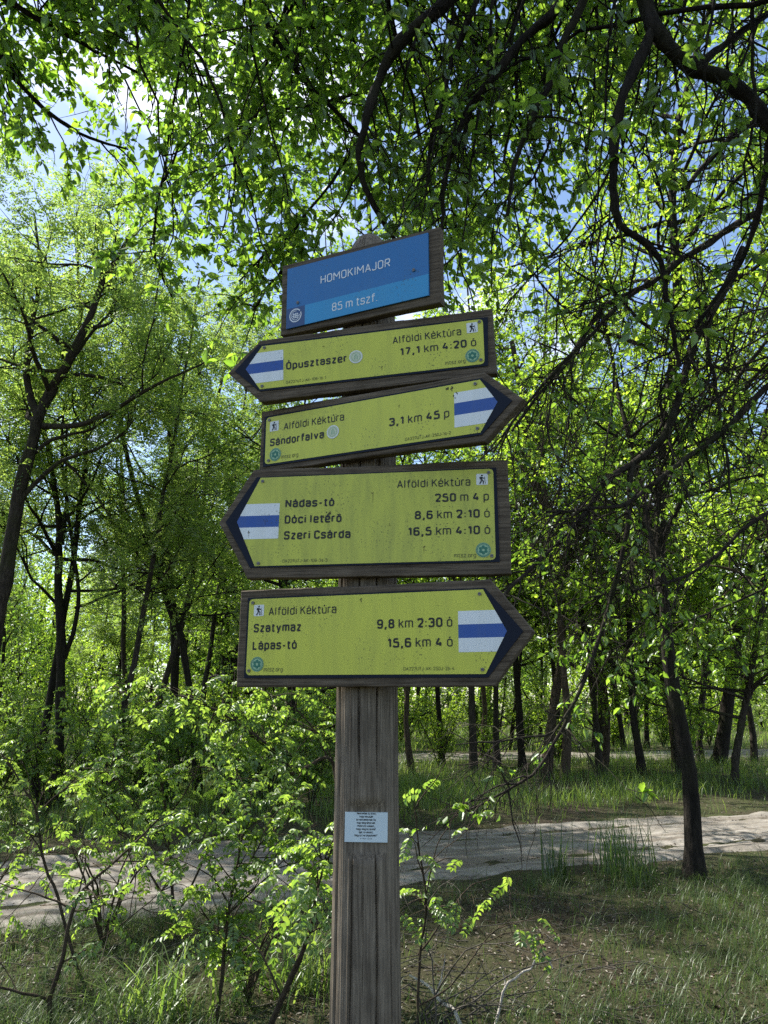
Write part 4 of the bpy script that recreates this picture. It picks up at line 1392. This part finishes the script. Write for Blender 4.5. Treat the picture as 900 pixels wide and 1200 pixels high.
rngp = np.random.default_rng(55)
mids = [  # x, y, prototype, scale, label
    (-7.6, 11.5, 3, .95, 'feathery-leaved tree just outside the left edge beyond the track'),
    (-5.0, 16.5, 4, 1.0, 'tall feathery-leaved tree behind the forked tree'),
    (-9.5, 17.5, 3, 1.1, 'feathery-leaved tree far left behind the forked tree'),
    (-2.6, 21.0, 3, 1.05, 'feathery-leaved tree behind the upper arrow board tips on the left'),
    (-7.4, 22.5, 4, 1.1, 'tall feathery-leaved tree in the second row on the left'),
    (-.3, 24.0, 1, 1.05, 'broad-leaved tree straight behind the signpost'),
    (2.2, 19.5, 0, 1.2, 'lime green tree on the bank, right of the boards'),
    (4.15, 18.6, 2, 1.25, 'lime green tree on the bank, above the bent slender tree'),
    (3.0, 21.5, 0, 1.1, 'lime green tree behind the bare twigs right of the boards'),
    (7.4, 13.4, 2, 1.05, 'lime green tree at the right edge beyond the track'),
    (5.2, 19.6, 0, 1.05, 'tall lime green tree between the trunks on the right bank'),
    (9.6, 18.0, 1, 1.0, 'darker green tree at the right edge behind the bank'),
    (3.2, 26.5, 2, 1.2, 'lime green tree beyond the far path right of the post'),
    (11.5, 25.0, 0, 1.2, 'lime green tree beyond the far path at the right edge'),
    (-11.5, 14.0, 4, 1.0, 'feathery-leaved tree outside the left edge'),
    (-4.2, 12.6, 4, .82, 'feathery tree between the forked tree and the arrow boards'),
    (-6.0, 14.0, 3, 1.0, 'feathery tree crowding the forked tree from behind'),
    (-.3, 11.6, 1, 1.02, 'added broad-leaved shade tree, trunk hidden behind the post at the far edge of the track'),  # added tree, placed to shade the ground at the right front
    (-4.3, 18.8, 4, 1.0, 'feathery tree behind the fan-branched slim tree'),
    (-10.5, 21.5, 4, 1.15, 'tall feathery tree far back at the left edge'),
    (-4.8, 26.0, 1, 1.15, 'broad-leaved tree far back on the left'),
    (.7, 20.5, 2, 1.0, 'lime green tree right behind the yellow boards'),
    (5.6, 20.5, 2, 1.1, 'lime green tree behind the bent slender tree'),
    (7.0, 19.2, 0, 1.05, 'lime green tree over the grassy bank'),
    (7.8, 21.5, 2, 1.1, 'lime green tree above the stout leaning trunk'),
    (1.6, 22.6, 1, 1.05, 'darker green tree behind the lowest arrow tip'),
    (5.6, 25.5, 1, 1.15, 'darker green tree on the far path edge'),
    (8.8, 28.0, 0, 1.2, 'lime green tree past the far path, second from the right edge'),
    (-.9, 29.0, 0, 1.25, 'lime green tree past the far path behind the post'),
]
for x, y, k, s, lab in mids:
    place_tree('woodland_tree', PROTO[k], x, y, float(rngp.uniform(0, 6.28)), s, lab)
G_FAR = 'distant trees of the wood'
for i in range(58):
    y = 31 + 30 * (i / 58) + rngp.uniform(-1.5, 1.5)
    x = rngp.uniform(-.72, .72) * (y + 4)
    if road_dist(np.array(x), np.array(y))[1] < 2.6 and y < 40: y += 7
    place_tree('woodland_tree', FARP[i % 3], x, y, float(rngp.uniform(0, 6.28)), float(rngp.uniform(.75, 1.15)), 'thin-stemmed tree of the sunlit wood beyond the far path', G_FAR)
for i in range(16):
    y = 28.5 + 1.1 * (i % 4) + 4.5 * (i // 4)
    x = -.50 * y + (i % 4) * .15 * y + float(rngp.uniform(-1, 1))
    place_tree('woodland_tree', FARP[(i + 1) % 3], x, y, float(rngp.uniform(0, 6.28)), float(rngp.uniform(.7, 1.05)), 'tree of the dense second row on the left, behind the feathery trees', 'second row of trees on the left')
for i, (x, y) in enumerate(((-16, 9), (-20, 17), (-15, 25), (16, 12), (15, 19), (20, 27), (-24, 28), (26, 20), (-13, 5), (13, 6.5))):
    place_tree('woodland_tree', PROTO[i % 5], x, y, i * 1.7, 1.05, 'woodland tree at the side of the clearing', 'trees at the sides of the clearing')

# far wood closing the view
rng = np.random.default_rng(9)
tb = Tubes()
k = 300
yy = rng.uniform(60, 95, k); xx = rng.uniform(-1, 1, k) * (yy * .95)
Pt = grow(rng, np.stack([xx, yy, np.zeros(k)], 1), np.tile([0, 0, 1.0], (k, 1)), rng.uniform(9, 15, k), 7, .06)
tb.add(Pt, taper_r(np.full(k, .2), np.full(k, .05), k, 7), 6)
p, t_, s_, i_ = sample_on(rng, Pt, 520, .02)
p = p + rng.normal(0, 1, p.shape) * np.array([1.6, 1.6, .8])
p[:, 2] = np.maximum(p[:, 2], .2)
me = leaf_mesh('far_foliage', p, rng.normal(0, 1, p.shape) + np.array([0, 0, -.4]), rng.normal(0, .6, p.shape) + np.array([0, 0, 1.0]), rng.uniform(.25, .5, len(p)), .6, False)
tw = tb.mesh('far_stems')
me.materials.append(M['leaf_lime'])
fw = obj('far_woods', me, M['leaf_lime'])
tag(fw, 'dense far edge of the wood closing the view', 'woods', kind='stuff')
fs = obj('far_stems', tw, M['bark_dark'], fw)

# ------------------------------------------------------------------ SAPLINGS AND SHRUBS
def sapling(name, label, stems, seed, leaf=.036, dens=9, lo=.35, leaves_per=3, twig=.38, pairs=6, bark='stem', leafm='leaf_sapling', broad=False, cat_='sapling', world=False):
    """stems: list of (pixel path, r0, r1); twigs and feathered leaves grow on the upper part."""
    rng = np.random.default_rng(seed)
    tb = Tubes()
    P_, D_, U_, S_ = [], [], [], []
    base = None
    for j, (pts, r0, r1) in enumerate(stems):
        Q = px_path(pts) if not world else np.array(pts, float)
        if base is None:
            Q[0, 2] = hgt(Q[0, 0], Q[0, 1]) - .03
            base = (Q[0, 0], Q[0, 1], float(hgt(Q[0, 0], Q[0, 1])))
        L = np.linalg.norm(np.diff(Q, axis=0), axis=1).sum()
        n_ = max(8, int(L / .08))
        Q = wobble(rng, resample(Q, n_), .004)
        tb.add(Q, np.linspace(r0, r1, n_), 7)
        k = max(2, int(L * dens * (1 if broad else 1.6)))
        t1, s1, _ = branch_off(rng, Q[None], k, lo, twig, .18, .04, 6, out=.8, up=.12, taper=.3)
        tb.add(t1, taper_r(np.full(k, min(.004, r0 * .6)), np.full(k, .0013), k, 6), 4)
        p, t, s, _ = sample_on(rng, t1, leaves_per, .2)
        if broad:
            a = leafy(rng, t1, leaves_per * 3, leaf, .1)
            P_.append(a[0]); D_.append(a[1]); U_.append(a[2]); S_.append(a[3])
            continue
        d = nrm(t * .5 + rng.normal(0, .7, t.shape) * np.array([1, 1, .5]) + np.array([0, 0, .1]))
        a, b, c_, st = pinnate(rng, p, d, leaf * 4.4 * rng.uniform(.6, 1.15, len(p)), pairs, .45)
        tb.add(st, np.full(st.shape[:2], .0011), 3)
        P_.append(a); D_.append(b); U_.append(c_); S_.append(leaf * rng.uniform(.7, 1.15, len(a)))
    root = empty(name, base)
    tag(root, label, cat_)
    b = np.array(base)
    tb.V = [v - b for v in tb.V]
    obj('stem', tb.mesh('stem'), M[bark], root)
    obj('foliage', leaf_mesh('foliage', np.concatenate(P_) - b, np.concatenate(D_), np.concatenate(U_), np.concatenate(S_), .62, True), M[leafm], root)
    return root


sapling('sapling', 'bright feathery sapling on a single straight stem left of the post',
        [([(254, 1200, 4.6), (260, 1140, 4.6), (267, 1075, 4.6), (280, 1010, 4.6), (292, 940, 4.6)], .013, .004),
         ([(267, 1072, 4.6), (300, 1040, 4.5), (335, 1005, 4.4)], .006, .003), ([(268, 1060, 4.6), (248, 1020, 4.7), (240, 985, 4.7)], .006, .003),
         ([(275, 1040, 4.6), (310, 985, 4.6), (345, 960, 4.6)], .005, .003)], 501, .036, 12, .25, 3)
sapling('sapling', 'sapling with several curved stems leaning towards the left side of the post',
        [([(300, 1235, 4.3), (335, 1160, 4.2), (362, 1095, 4.1), (375, 1040, 4.0), (382, 1005, 3.9)], .012, .004), ([(312, 1225, 4.3), (345, 1140, 4.2), (366, 1070, 4.1), (372, 1020, 4.0)], .010, .004),
         ([(330, 1170, 4.2), (300, 1105, 4.3), (270, 1098, 4.4), (235, 1090, 4.5)], .006, .002)], 502, .038, 6, .55, 3)
sapling('sapling', 'thin-leaved bare-stemmed bush at the bottom left corner',
        [([(62, 1215, 4.5), (58, 1170, 4.5), (72, 1120, 4.5), (85, 1065, 4.5), (98, 1040, 4.5), (125, 1015, 4.5), (160, 985, 4.5), (185, 960, 4.6)], .014, .004),
         ([(58, 1172, 4.5), (20, 1160, 4.4), (-30, 1150, 4.3)], .009, .005), ([(85, 1065, 4.5), (50, 1050, 4.5), (0, 1035, 4.5)], .007, .003),
         ([(90, 1055, 4.5), (100, 1010, 4.6), (98, 985, 4.6)], .005, .002), ([(70, 1130, 4.5), (120, 1100, 4.5), (165, 1065, 4.4), (205, 1030, 4.4)], .005, .002), ([(130, 1010, 4.5), (180, 1010, 4.5), (215, 1018, 4.5)], .004, .002)], 503, .034, 5, .3, 2)
sapling('sapling', 'leaning sapling whose thin stem rises to the left edge above the track',
        [([(95, 1130, 5.3), (70, 1060, 5.3), (52, 1010, 5.3), (45, 960, 5.3), (28, 920, 5.3), (0, 880, 5.3), (-40, 830, 5.3)], .011, .004), ([(50, 1000, 5.3), (30, 975, 5.3), (0, 960, 5.2)], .005, .002), ([(45, 950, 5.3), (75, 925, 5.3), (100, 900, 5.3)], .005, .002)], 504, .034, 8, .3, 2)
sapling('sapling', 'tall feathery sapling spreading sunlit sprays over the track behind the post',
        [([(400, 1090, 5.6), (398, 1000, 5.6), (396, 930, 5.6), (385, 888, 5.5), (345, 905, 5.3), (325, 885, 5.2), (300, 868, 5.1), (250, 835, 5.0), (200, 815, 5.0), (140, 812, 5.0)], .016, .004),
         ([(345, 904, 5.3), (320, 880, 5.2), (300, 865, 5.2), (280, 850, 5.1)], .006, .003), ([(385, 888, 5.5), (365, 850, 5.4), (340, 825, 5.3), (315, 815, 5.3)], .006, .003),
         ([(390, 890, 5.5), (375, 860, 5.5), (350, 850, 5.4)], .005, .003), ([(250, 835, 5.0), (240, 865, 5.0), (260, 885, 5.0)], .005, .002)], 505, .038, 8, .38, 3)
sapling('shrub', 'bushy feathery shrub at the near edge of the track on the left',
        [([(205, 1075, 6.6), (200, 1000, 6.5), (190, 930, 6.4), (180, 890, 6.3)], .014, .004), ([(205, 1075, 6.6), (160, 1000, 6.4), (130, 950, 6.3), (100, 925, 6.2)], .010, .003), ([(205, 1075, 6.6), (240, 1000, 6.5), (262, 950, 6.4), (280, 905, 6.3)], .010, .003),
         ([(200, 1000, 6.5), (150, 930, 6.3), (125, 890, 6.2)], .007, .003), ([(195, 960, 6.5), (225, 915, 6.4), (240, 880, 6.3)], .007, .003)], 506, .040, 8, .3, 3, cat_='shrub')
sapling('sapling', 'wispy sapling with a few bright leaves just right of the post',
        [([(488, 1215, 4.4), (490, 1130, 4.3), (500, 1060, 4.2), (492, 1000, 4.1), (485, 940, 4.0)], .008, .003), ([(490, 1120, 4.3), (520, 1080, 4.3), (550, 1040, 4.3), (575, 1030, 4.3)], .005, .002), ([(498, 1060, 4.2), (510, 1000, 4.1), (530, 960, 4.1)], .004, .002),
         ([(488, 1180, 4.4), (530, 1150, 4.4), (570, 1100, 4.4), (600, 1075, 4.4)], .005, .002)], 507, .034, 4, .4, 2)

shf = np.random.default_rng(33)
for i, (x, y, h, lab) in enumerate((
        (-2.9, 5.9, .75, 'low feathery shrub at the left edge in front of the track'),
        (-1.95, 5.9, .8, 'low feathery shrub in front of the track, right of the bare-stemmed bush'),
        (-.78, 4.9, .55, 'low feathery shrub close to the left side of the post'),
        (-5.6, 11.6, 1.7, 'sunlit feathery shrub beyond the track at the left edge'),
        (-3.9, 12.4, 1.9, 'sunlit feathery shrub beyond the track, below the forked tree'),
        (-2.5, 12.9, 1.7, 'sunlit feathery shrub beyond the track, middle of the left side'),
        (-1.2, 13.4, 1.8, 'sunlit feathery shrub beyond the track beside the post'))):
    st = []
    for j in range(6 if y < 8 else 8):
        a = j * 1.05 + shf.uniform(0, .6)
        rr = h * shf.uniform(.35, .65)
        st.append(([(x, y, 0), (x + rr * .4 * math.cos(a), y + rr * .4 * math.sin(a), h * .5), (x + rr * math.cos(a), y + rr * math.sin(a), h * shf.uniform(.7, 1.05))], .011, .003))
    sapling('shrub', lab, st, 560 + i, .036 if y < 8 else .05, 4 if y < 8 else 8, .15, 2 if y < 8 else 3, .36 if y < 8 else .5, cat_='shrub', world=True)

shr = np.random.default_rng(31)
bushes = [  # x, y, height, label, leaf material
    (-4.6, 13.6, 1.7, 'leafy bush in the shade at the far side of the track, far left', 'leaf_mid'),
    (-2.6, 14.6, 1.5, 'leafy bush beyond the track below the fan-branched tree', 'leaf_sapling'),
    (-6.4, 17.2, 2.4, 'tall leafy bush behind the blackish trunk on the left', 'leaf_mid'),
    (-1.9, 18.6, 1.8, 'leafy bush behind the post, left of the far path', 'leaf_mid'),
    (-4.0, 20.5, 2.6, 'tall bright bush in the second row on the left', 'leaf_lime'),
    (1.5, 21.5, 1.5, 'bright bush on the bank just right of the post', 'leaf_lime'),
    (-6.6, 11.0, 1.1, 'low leafy bush at the far edge of the track, at the left edge', 'leaf_mid'),
    (-5.0, 12.0, 1.3, 'low leafy bush at the far edge of the track, under the forked tree', 'leaf_sapling'),
    (-3.3, 12.4, 1.2, 'low leafy bush at the far edge of the track, second from the post', 'leaf_mid'),
    (-1.9, 13.0, 1.3, 'low leafy bush at the far edge of the track, nearest the post', 'leaf_sapling'),
    (-8.8, 19.5, 2.8, 'tall leafy bush far left beyond the track, behind the forked tree', 'leaf_mid'),
    (-5.6, 24.5, 3.0, 'tall leafy bush in the second row between the dark trunks on the left', 'leaf_lime'),
    (-8.9, 25.5, 3.2, 'tall leafy bush in the second row at the left edge', 'leaf_lime'),
    (-2.6, 25.5, 2.6, 'leafy bush in the second row near the post', 'leaf_mid'),
    (2.9, 22.6, 1.3, 'low bright bush on the bank behind the pale brown thin trunk', 'leaf_lime'),
    (5.0, 23.2, 1.5, 'low bright bush on the bank behind the bank trunk that leans left', 'leaf_lime'),
    (8.6, 23.0, 1.7, 'bright bush round the foot of the stout leaning trunk', 'leaf_lime'),
    (4.0, 33.0, 2.6, 'bright bush beyond the far path right of the post', 'leaf_lime'),
    (7.5, 35.0, 3.0, 'bright bush beyond the far path behind the bank trunks', 'leaf_lime'),
    (11.5, 33.0, 2.6, 'bright bush beyond the far path at the right edge', 'leaf_mid'),
    (0.8, 34.0, 2.8, 'bright bush beyond the far path behind the post', 'leaf_lime'),
    (-7.5, 30.0, 3.0, 'bright bush far back on the left', 'leaf_lime'),
    (2.4, 31.5, 2.0, 'low bright bush beyond the far path, seen beside the post', 'leaf_lime'),
    (5.8, 32.5, 2.2, 'low bright bush beyond the far path behind the close pair of trunks', 'leaf_lime'),
    (9.6, 33.5, 2.4, 'low bright bush beyond the far path left of the stout leaning trunk', 'leaf_lime'),
    (14.0, 34.5, 2.6, 'low bright bush beyond the far path outside the right edge', 'leaf_lime'),
    (-12.0, 27.0, 3.0, 'tall bush far back at the left edge', 'leaf_mid'),
]
for i, (x, y, h, lab, lm) in enumerate(bushes):
    st = []
    for j in range(7):
        a = j * 0.9 + shr.uniform(0, .5)
        rr = h * shr.uniform(.3, .55)
        st.append(([(x, y, 0), (x + rr * .4 * math.cos(a), y + rr * .4 * math.sin(a), h * .5), (x + rr * math.cos(a), y + rr * math.sin(a), h * shr.uniform(.8, 1.05))], .018, .005))
    sapling('shrub', lab, st, 600 + i, .06 if y < 25 else .09, 11, .05, 4, .6, broad=True, bark='bark', leafm=lm, cat_='shrub', world=True)

# ------------------------------------------------------------------ GRASS, LITTER, CLUMPS, FALLEN WOOD
def blades(rng, pos, h, w, lean=.5):
    """Curved tapering blades: (N,3) roots, heights and widths -> vertices and faces."""
    n_ = len(pos)
    az = rng.uniform(0, 2 * math.pi, n_)
    d = np.stack([np.cos(az), np.sin(az), np.zeros(n_)], 1)
    side = np.stack([-np.sin(az), np.cos(az), np.zeros(n_)], 1)
    k = lean * rng.uniform(.3, 1.5, n_)
    V = []
    for s, ww in ((0, 1.0), (.4, .85), (.75, .5)):
        c_ = pos + (d * (k * s ** 2)[:, None] + np.array([0, 0, 1.0]) * (s - .35 * k * s ** 2)[:, None]) * h[:, None]
        V += [c_ - side * (w * ww / 2)[:, None], c_ + side * (w * ww / 2)[:, None]]
    V.append(pos + (d * k[:, None] + np.array([0, 0, 1.0]) * (1 - .42 * k)[:, None]) * h[:, None])
    V = np.stack(V, 1).reshape(-1, 3)
    b = (np.arange(n_) * 7)[:, None]
    return V, [np.concatenate([b + np.array([[0, 1, 3, 2]]), b + np.array([[2, 3, 5, 4]])]), b + np.array([[4, 5, 6]])]


def patchy(x, y):
    return .5 + .5 * np.sin(x * 1.1 + 2 * np.sin(y * .7)) * np.cos(y * .9 + 1.5 * np.sin(x * .6 + 1))


def grass_field(name, seed, n, xr, yr, keep, h, w, mat, label, lean=.6, tuft=5, spread=.05):
    rng = np.random.default_rng(seed)
    k = n // tuft
    yv = rng.uniform(*yr, k)
    xv = rng.uniform(xr[0], xr[1], k) * (yv * .62 + 1.5)
    ok = rng.uniform(0, 1, k) < keep(xv, yv)
    xv, yv = xv[ok], yv[ok]
    th_ = rng.uniform(.5, 1.25, len(xv))
    xv = np.repeat(xv, tuft) + rng.normal(0, spread, len(xv) * tuft)
    yv = np.repeat(yv, tuft) + rng.normal(0, spread, len(yv) * tuft)
    hv = h * np.repeat(th_, tuft) * rng.uniform(.5, 1.2, len(xv))
    pos = np.stack([xv, yv, hgt(xv, yv) - .01], 1)
    V, f = blades(rng, pos, hv, w * rng.uniform(.6, 1.3, len(xv)), lean)
    o = obj(name, mesh_np(name, V, f), M[mat])
    return tag(o, label, 'grass', kind='stuff')


def keep_near(x, y):
    a, b = road_dist(x, y)
    left = np.clip((.6 - x) / 1.6, 0, 1)
    bare = 1 - .6 * np.exp(-((x - 1.0) / 1.1) ** 2 - ((y - 6.0) / 1.5) ** 2)
    return bare * (a < -1.5) * (.10 + .9 * np.clip(patchy(x, y) * 1.1 - .28, 0, 1)) * (.62 + .38 * left)


def keep_bank(x, y):
    a, b = road_dist(x, y)
    return (a > 1.75) * (b < -2.0) * np.clip(np.clip((a - 2.3) / 1.6, 0.06, 1) * (.12 + 1.1 * patchy(x * .8, y) ** 1.6), 0, 1)


def keep_far(x, y):
    a, b = road_dist(x, y)
    return (b > 2.0) * (.25 + .6 * patchy(x * .5, y * .6))


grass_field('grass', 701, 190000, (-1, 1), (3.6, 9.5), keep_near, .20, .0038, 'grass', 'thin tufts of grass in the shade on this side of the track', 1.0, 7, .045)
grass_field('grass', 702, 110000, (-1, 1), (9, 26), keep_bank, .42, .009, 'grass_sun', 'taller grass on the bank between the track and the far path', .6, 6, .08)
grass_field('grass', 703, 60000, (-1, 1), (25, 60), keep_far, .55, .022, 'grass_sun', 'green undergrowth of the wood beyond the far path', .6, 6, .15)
grass_field('grass', 704, 20000, (-1, 1), (5.5, 16), lambda x, y: ((np.abs(np.abs(road_dist(x, y)[0]) - 1.75) < .5)) * (.2 + .6 * patchy(x * 2, y)), .22, .006, 'grass', 'short grass fringing both edges of the sandy track', .8, 5, .05)

# fallen leaves and bits
rng = np.random.default_rng(801)
n_ = 42000
yv = 3.4 + 15 * rng.beta(1.1, 1.9, n_)
xv = rng.uniform(-1, 1, n_) * (yv * .62 + 1.5)
a, b = road_dist(xv, yv)
ok = (np.abs(a) > 1.45) | (rng.uniform(0, 1, n_) < .5)
xv, yv = xv[ok], yv[ok]
pos = np.stack([xv, yv, hgt(xv, yv) + rng.uniform(.004, .02, len(xv))], 1)
me = leaf_mesh('leaf_litter', pos, rng.normal(0, 1, pos.shape) * np.array([1, 1, .25]), rng.normal(0, .35, pos.shape) + np.array([0, 0, 1.0]), rng.uniform(.012, .04, len(pos)), .5, True)
tag(obj('leaf_litter', me, M['litter']), 'dry brown leaves scattered over the forest floor', 'leaf litter', kind='stuff')
k = 2000
yv = 3.6 + 11 * rng.beta(1.1, 2.2, k); xv = rng.uniform(-1, 1, k) * (yv * .62 + 1)
ok = np.abs(road_dist(xv, yv)[0]) > 1.4
xv, yv = xv[ok], yv[ok]; k = len(xv)
D = rng.normal(0, 1, (k, 3)) * np.array([1, 1, .06])
Pt = grow(rng, np.stack([xv, yv, hgt(xv, yv) + rng.uniform(.005, .04, k)], 1), D, rng.uniform(.1, .5, k), 5, .15)
tb = Tubes().add(Pt, taper_r(np.full(k, .004), np.full(k, .002), k, 5), 4)
tag(obj('twig_litter', tb.mesh('twig_litter'), M['bark_grey']), 'small dead twigs lying about on the forest floor', 'twig litter', kind='stuff')


def clump(px, py, h, n, seed, label, w=.010, mat='reed', spread=.10, lean=.42):
    rng = np.random.default_rng(seed)
    c_ = ground_at(px, py)
    z0 = float(hgt(c_[0], c_[1]))
    pos = np.stack([rng.normal(0, spread, n), rng.normal(0, spread, n), np.full(n, -.01)], 1)
    V, f = blades(rng, pos, h * rng.uniform(.25, 1.1, n), w * rng.uniform(.5, 1.3, n), lean)
    o = obj('tall_grass', mesh_np('tall_grass', V, f), M[mat])
    o.location = (c_[0], c_[1], z0)
    return tag(o, label, 'grass clump')


clump(655, 1032, .68, 70, 811, 'narrow upright clump of dark tall grass at the near edge of the track', .011, spread=.07)
clump(728, 1026, .80, 170, 812, 'wide upright clump of dark tall grass left of the slender tree', .011, spread=.14)
clump(745, 1040, .42, 120, 813, 'low spreading grass clump at the foot of the wider dark clump', .009, 'grass', .16)
clump(350, 1150, .55, 160, 814, 'pale arching grass clump beside the left foot of the post', .011, 'grass_sun', .13, .95)
clump(180, 1190, .45, 150, 815, 'pale arching grass clump at the bottom left of the sapling stem', .011, 'grass_sun', .13, 1.0)


def fallen(label, pts, r0, r1, seed, side=()):
    rng = np.random.default_rng(seed)
    Q = px_path(pts)
    tb = Tubes()
    tb.add(wobble(rng, resample(Q, 14), .006), np.linspace(r0, r1, 14), 7)
    for sp, q0 in side:
        tb.add(wobble(rng, resample(px_path(sp), 9), .004), np.linspace(q0, q0 * .4, 9), 6)
    b = Q[0].copy()
    tb.V = [v - b for v in tb.V]
    o = obj('fallen_branch', tb.mesh('fallen_branch'), M['twig_pale'])
    o.location = b
    return tag(o, label, 'dead branch')


fallen('bleached fallen stick sloping down to the right beside the post foot', [(548, 1212, 4.45), (532, 1185, 4.5), (512, 1168, 4.6), (495, 1152, 4.7), (480, 1143, 4.8)], .011, .006, 821, [([(512, 1168, 4.6), (519, 1140, 4.65), (521, 1118, 4.7)], .006)])
fallen('bleached dead twig curving up and bending over to the right', [(578, 1206, 4.45), (583, 1180, 4.5), (592, 1152, 4.5), (606, 1143, 4.55), (620, 1132, 4.6), (628, 1117, 4.6), (640, 1122, 4.7), (648, 1135, 4.7)], .008, .003, 822, [([(592, 1152, 4.5), (590, 1138, 4.5)], .004)])


rng = np.random.default_rng(840)
c0 = at(505, 1200, 4.5); c0[2] = 0.0
tb = Tubes()
k = 9
D = rng.normal(0, .5, (k, 3)) * np.array([1, .6, .2]) + np.array([.45, 0, .75])
l1 = grow(rng, np.tile(c0, (k, 1)) + rng.normal(0, .06, (k, 3)) * np.array([1, 1, 0]), D, rng.uniform(.5, 1.0, k), 9, .2, .09)
tb.add(l1, taper_r(np.full(k, .0055), np.full(k, .002), k, 9), 5)
l2, s2, _ = branch_off(rng, l1, 6, .2, .35, .2, .06, 6, out=.8, up=.0, taper=.3)
tb.add(l2, taper_r(np.full(len(l2), .0022), np.full(len(l2), .001), len(l2), 6), 4)
tb.V = [v - c0 for v in tb.V]
o = obj('bare_bush', tb.mesh('bare_bush'), M['bark_grey'])
o.location = c0
tag(o, 'leafless dead bush of grey arching twigs at the right foot of the post', 'dead bush')
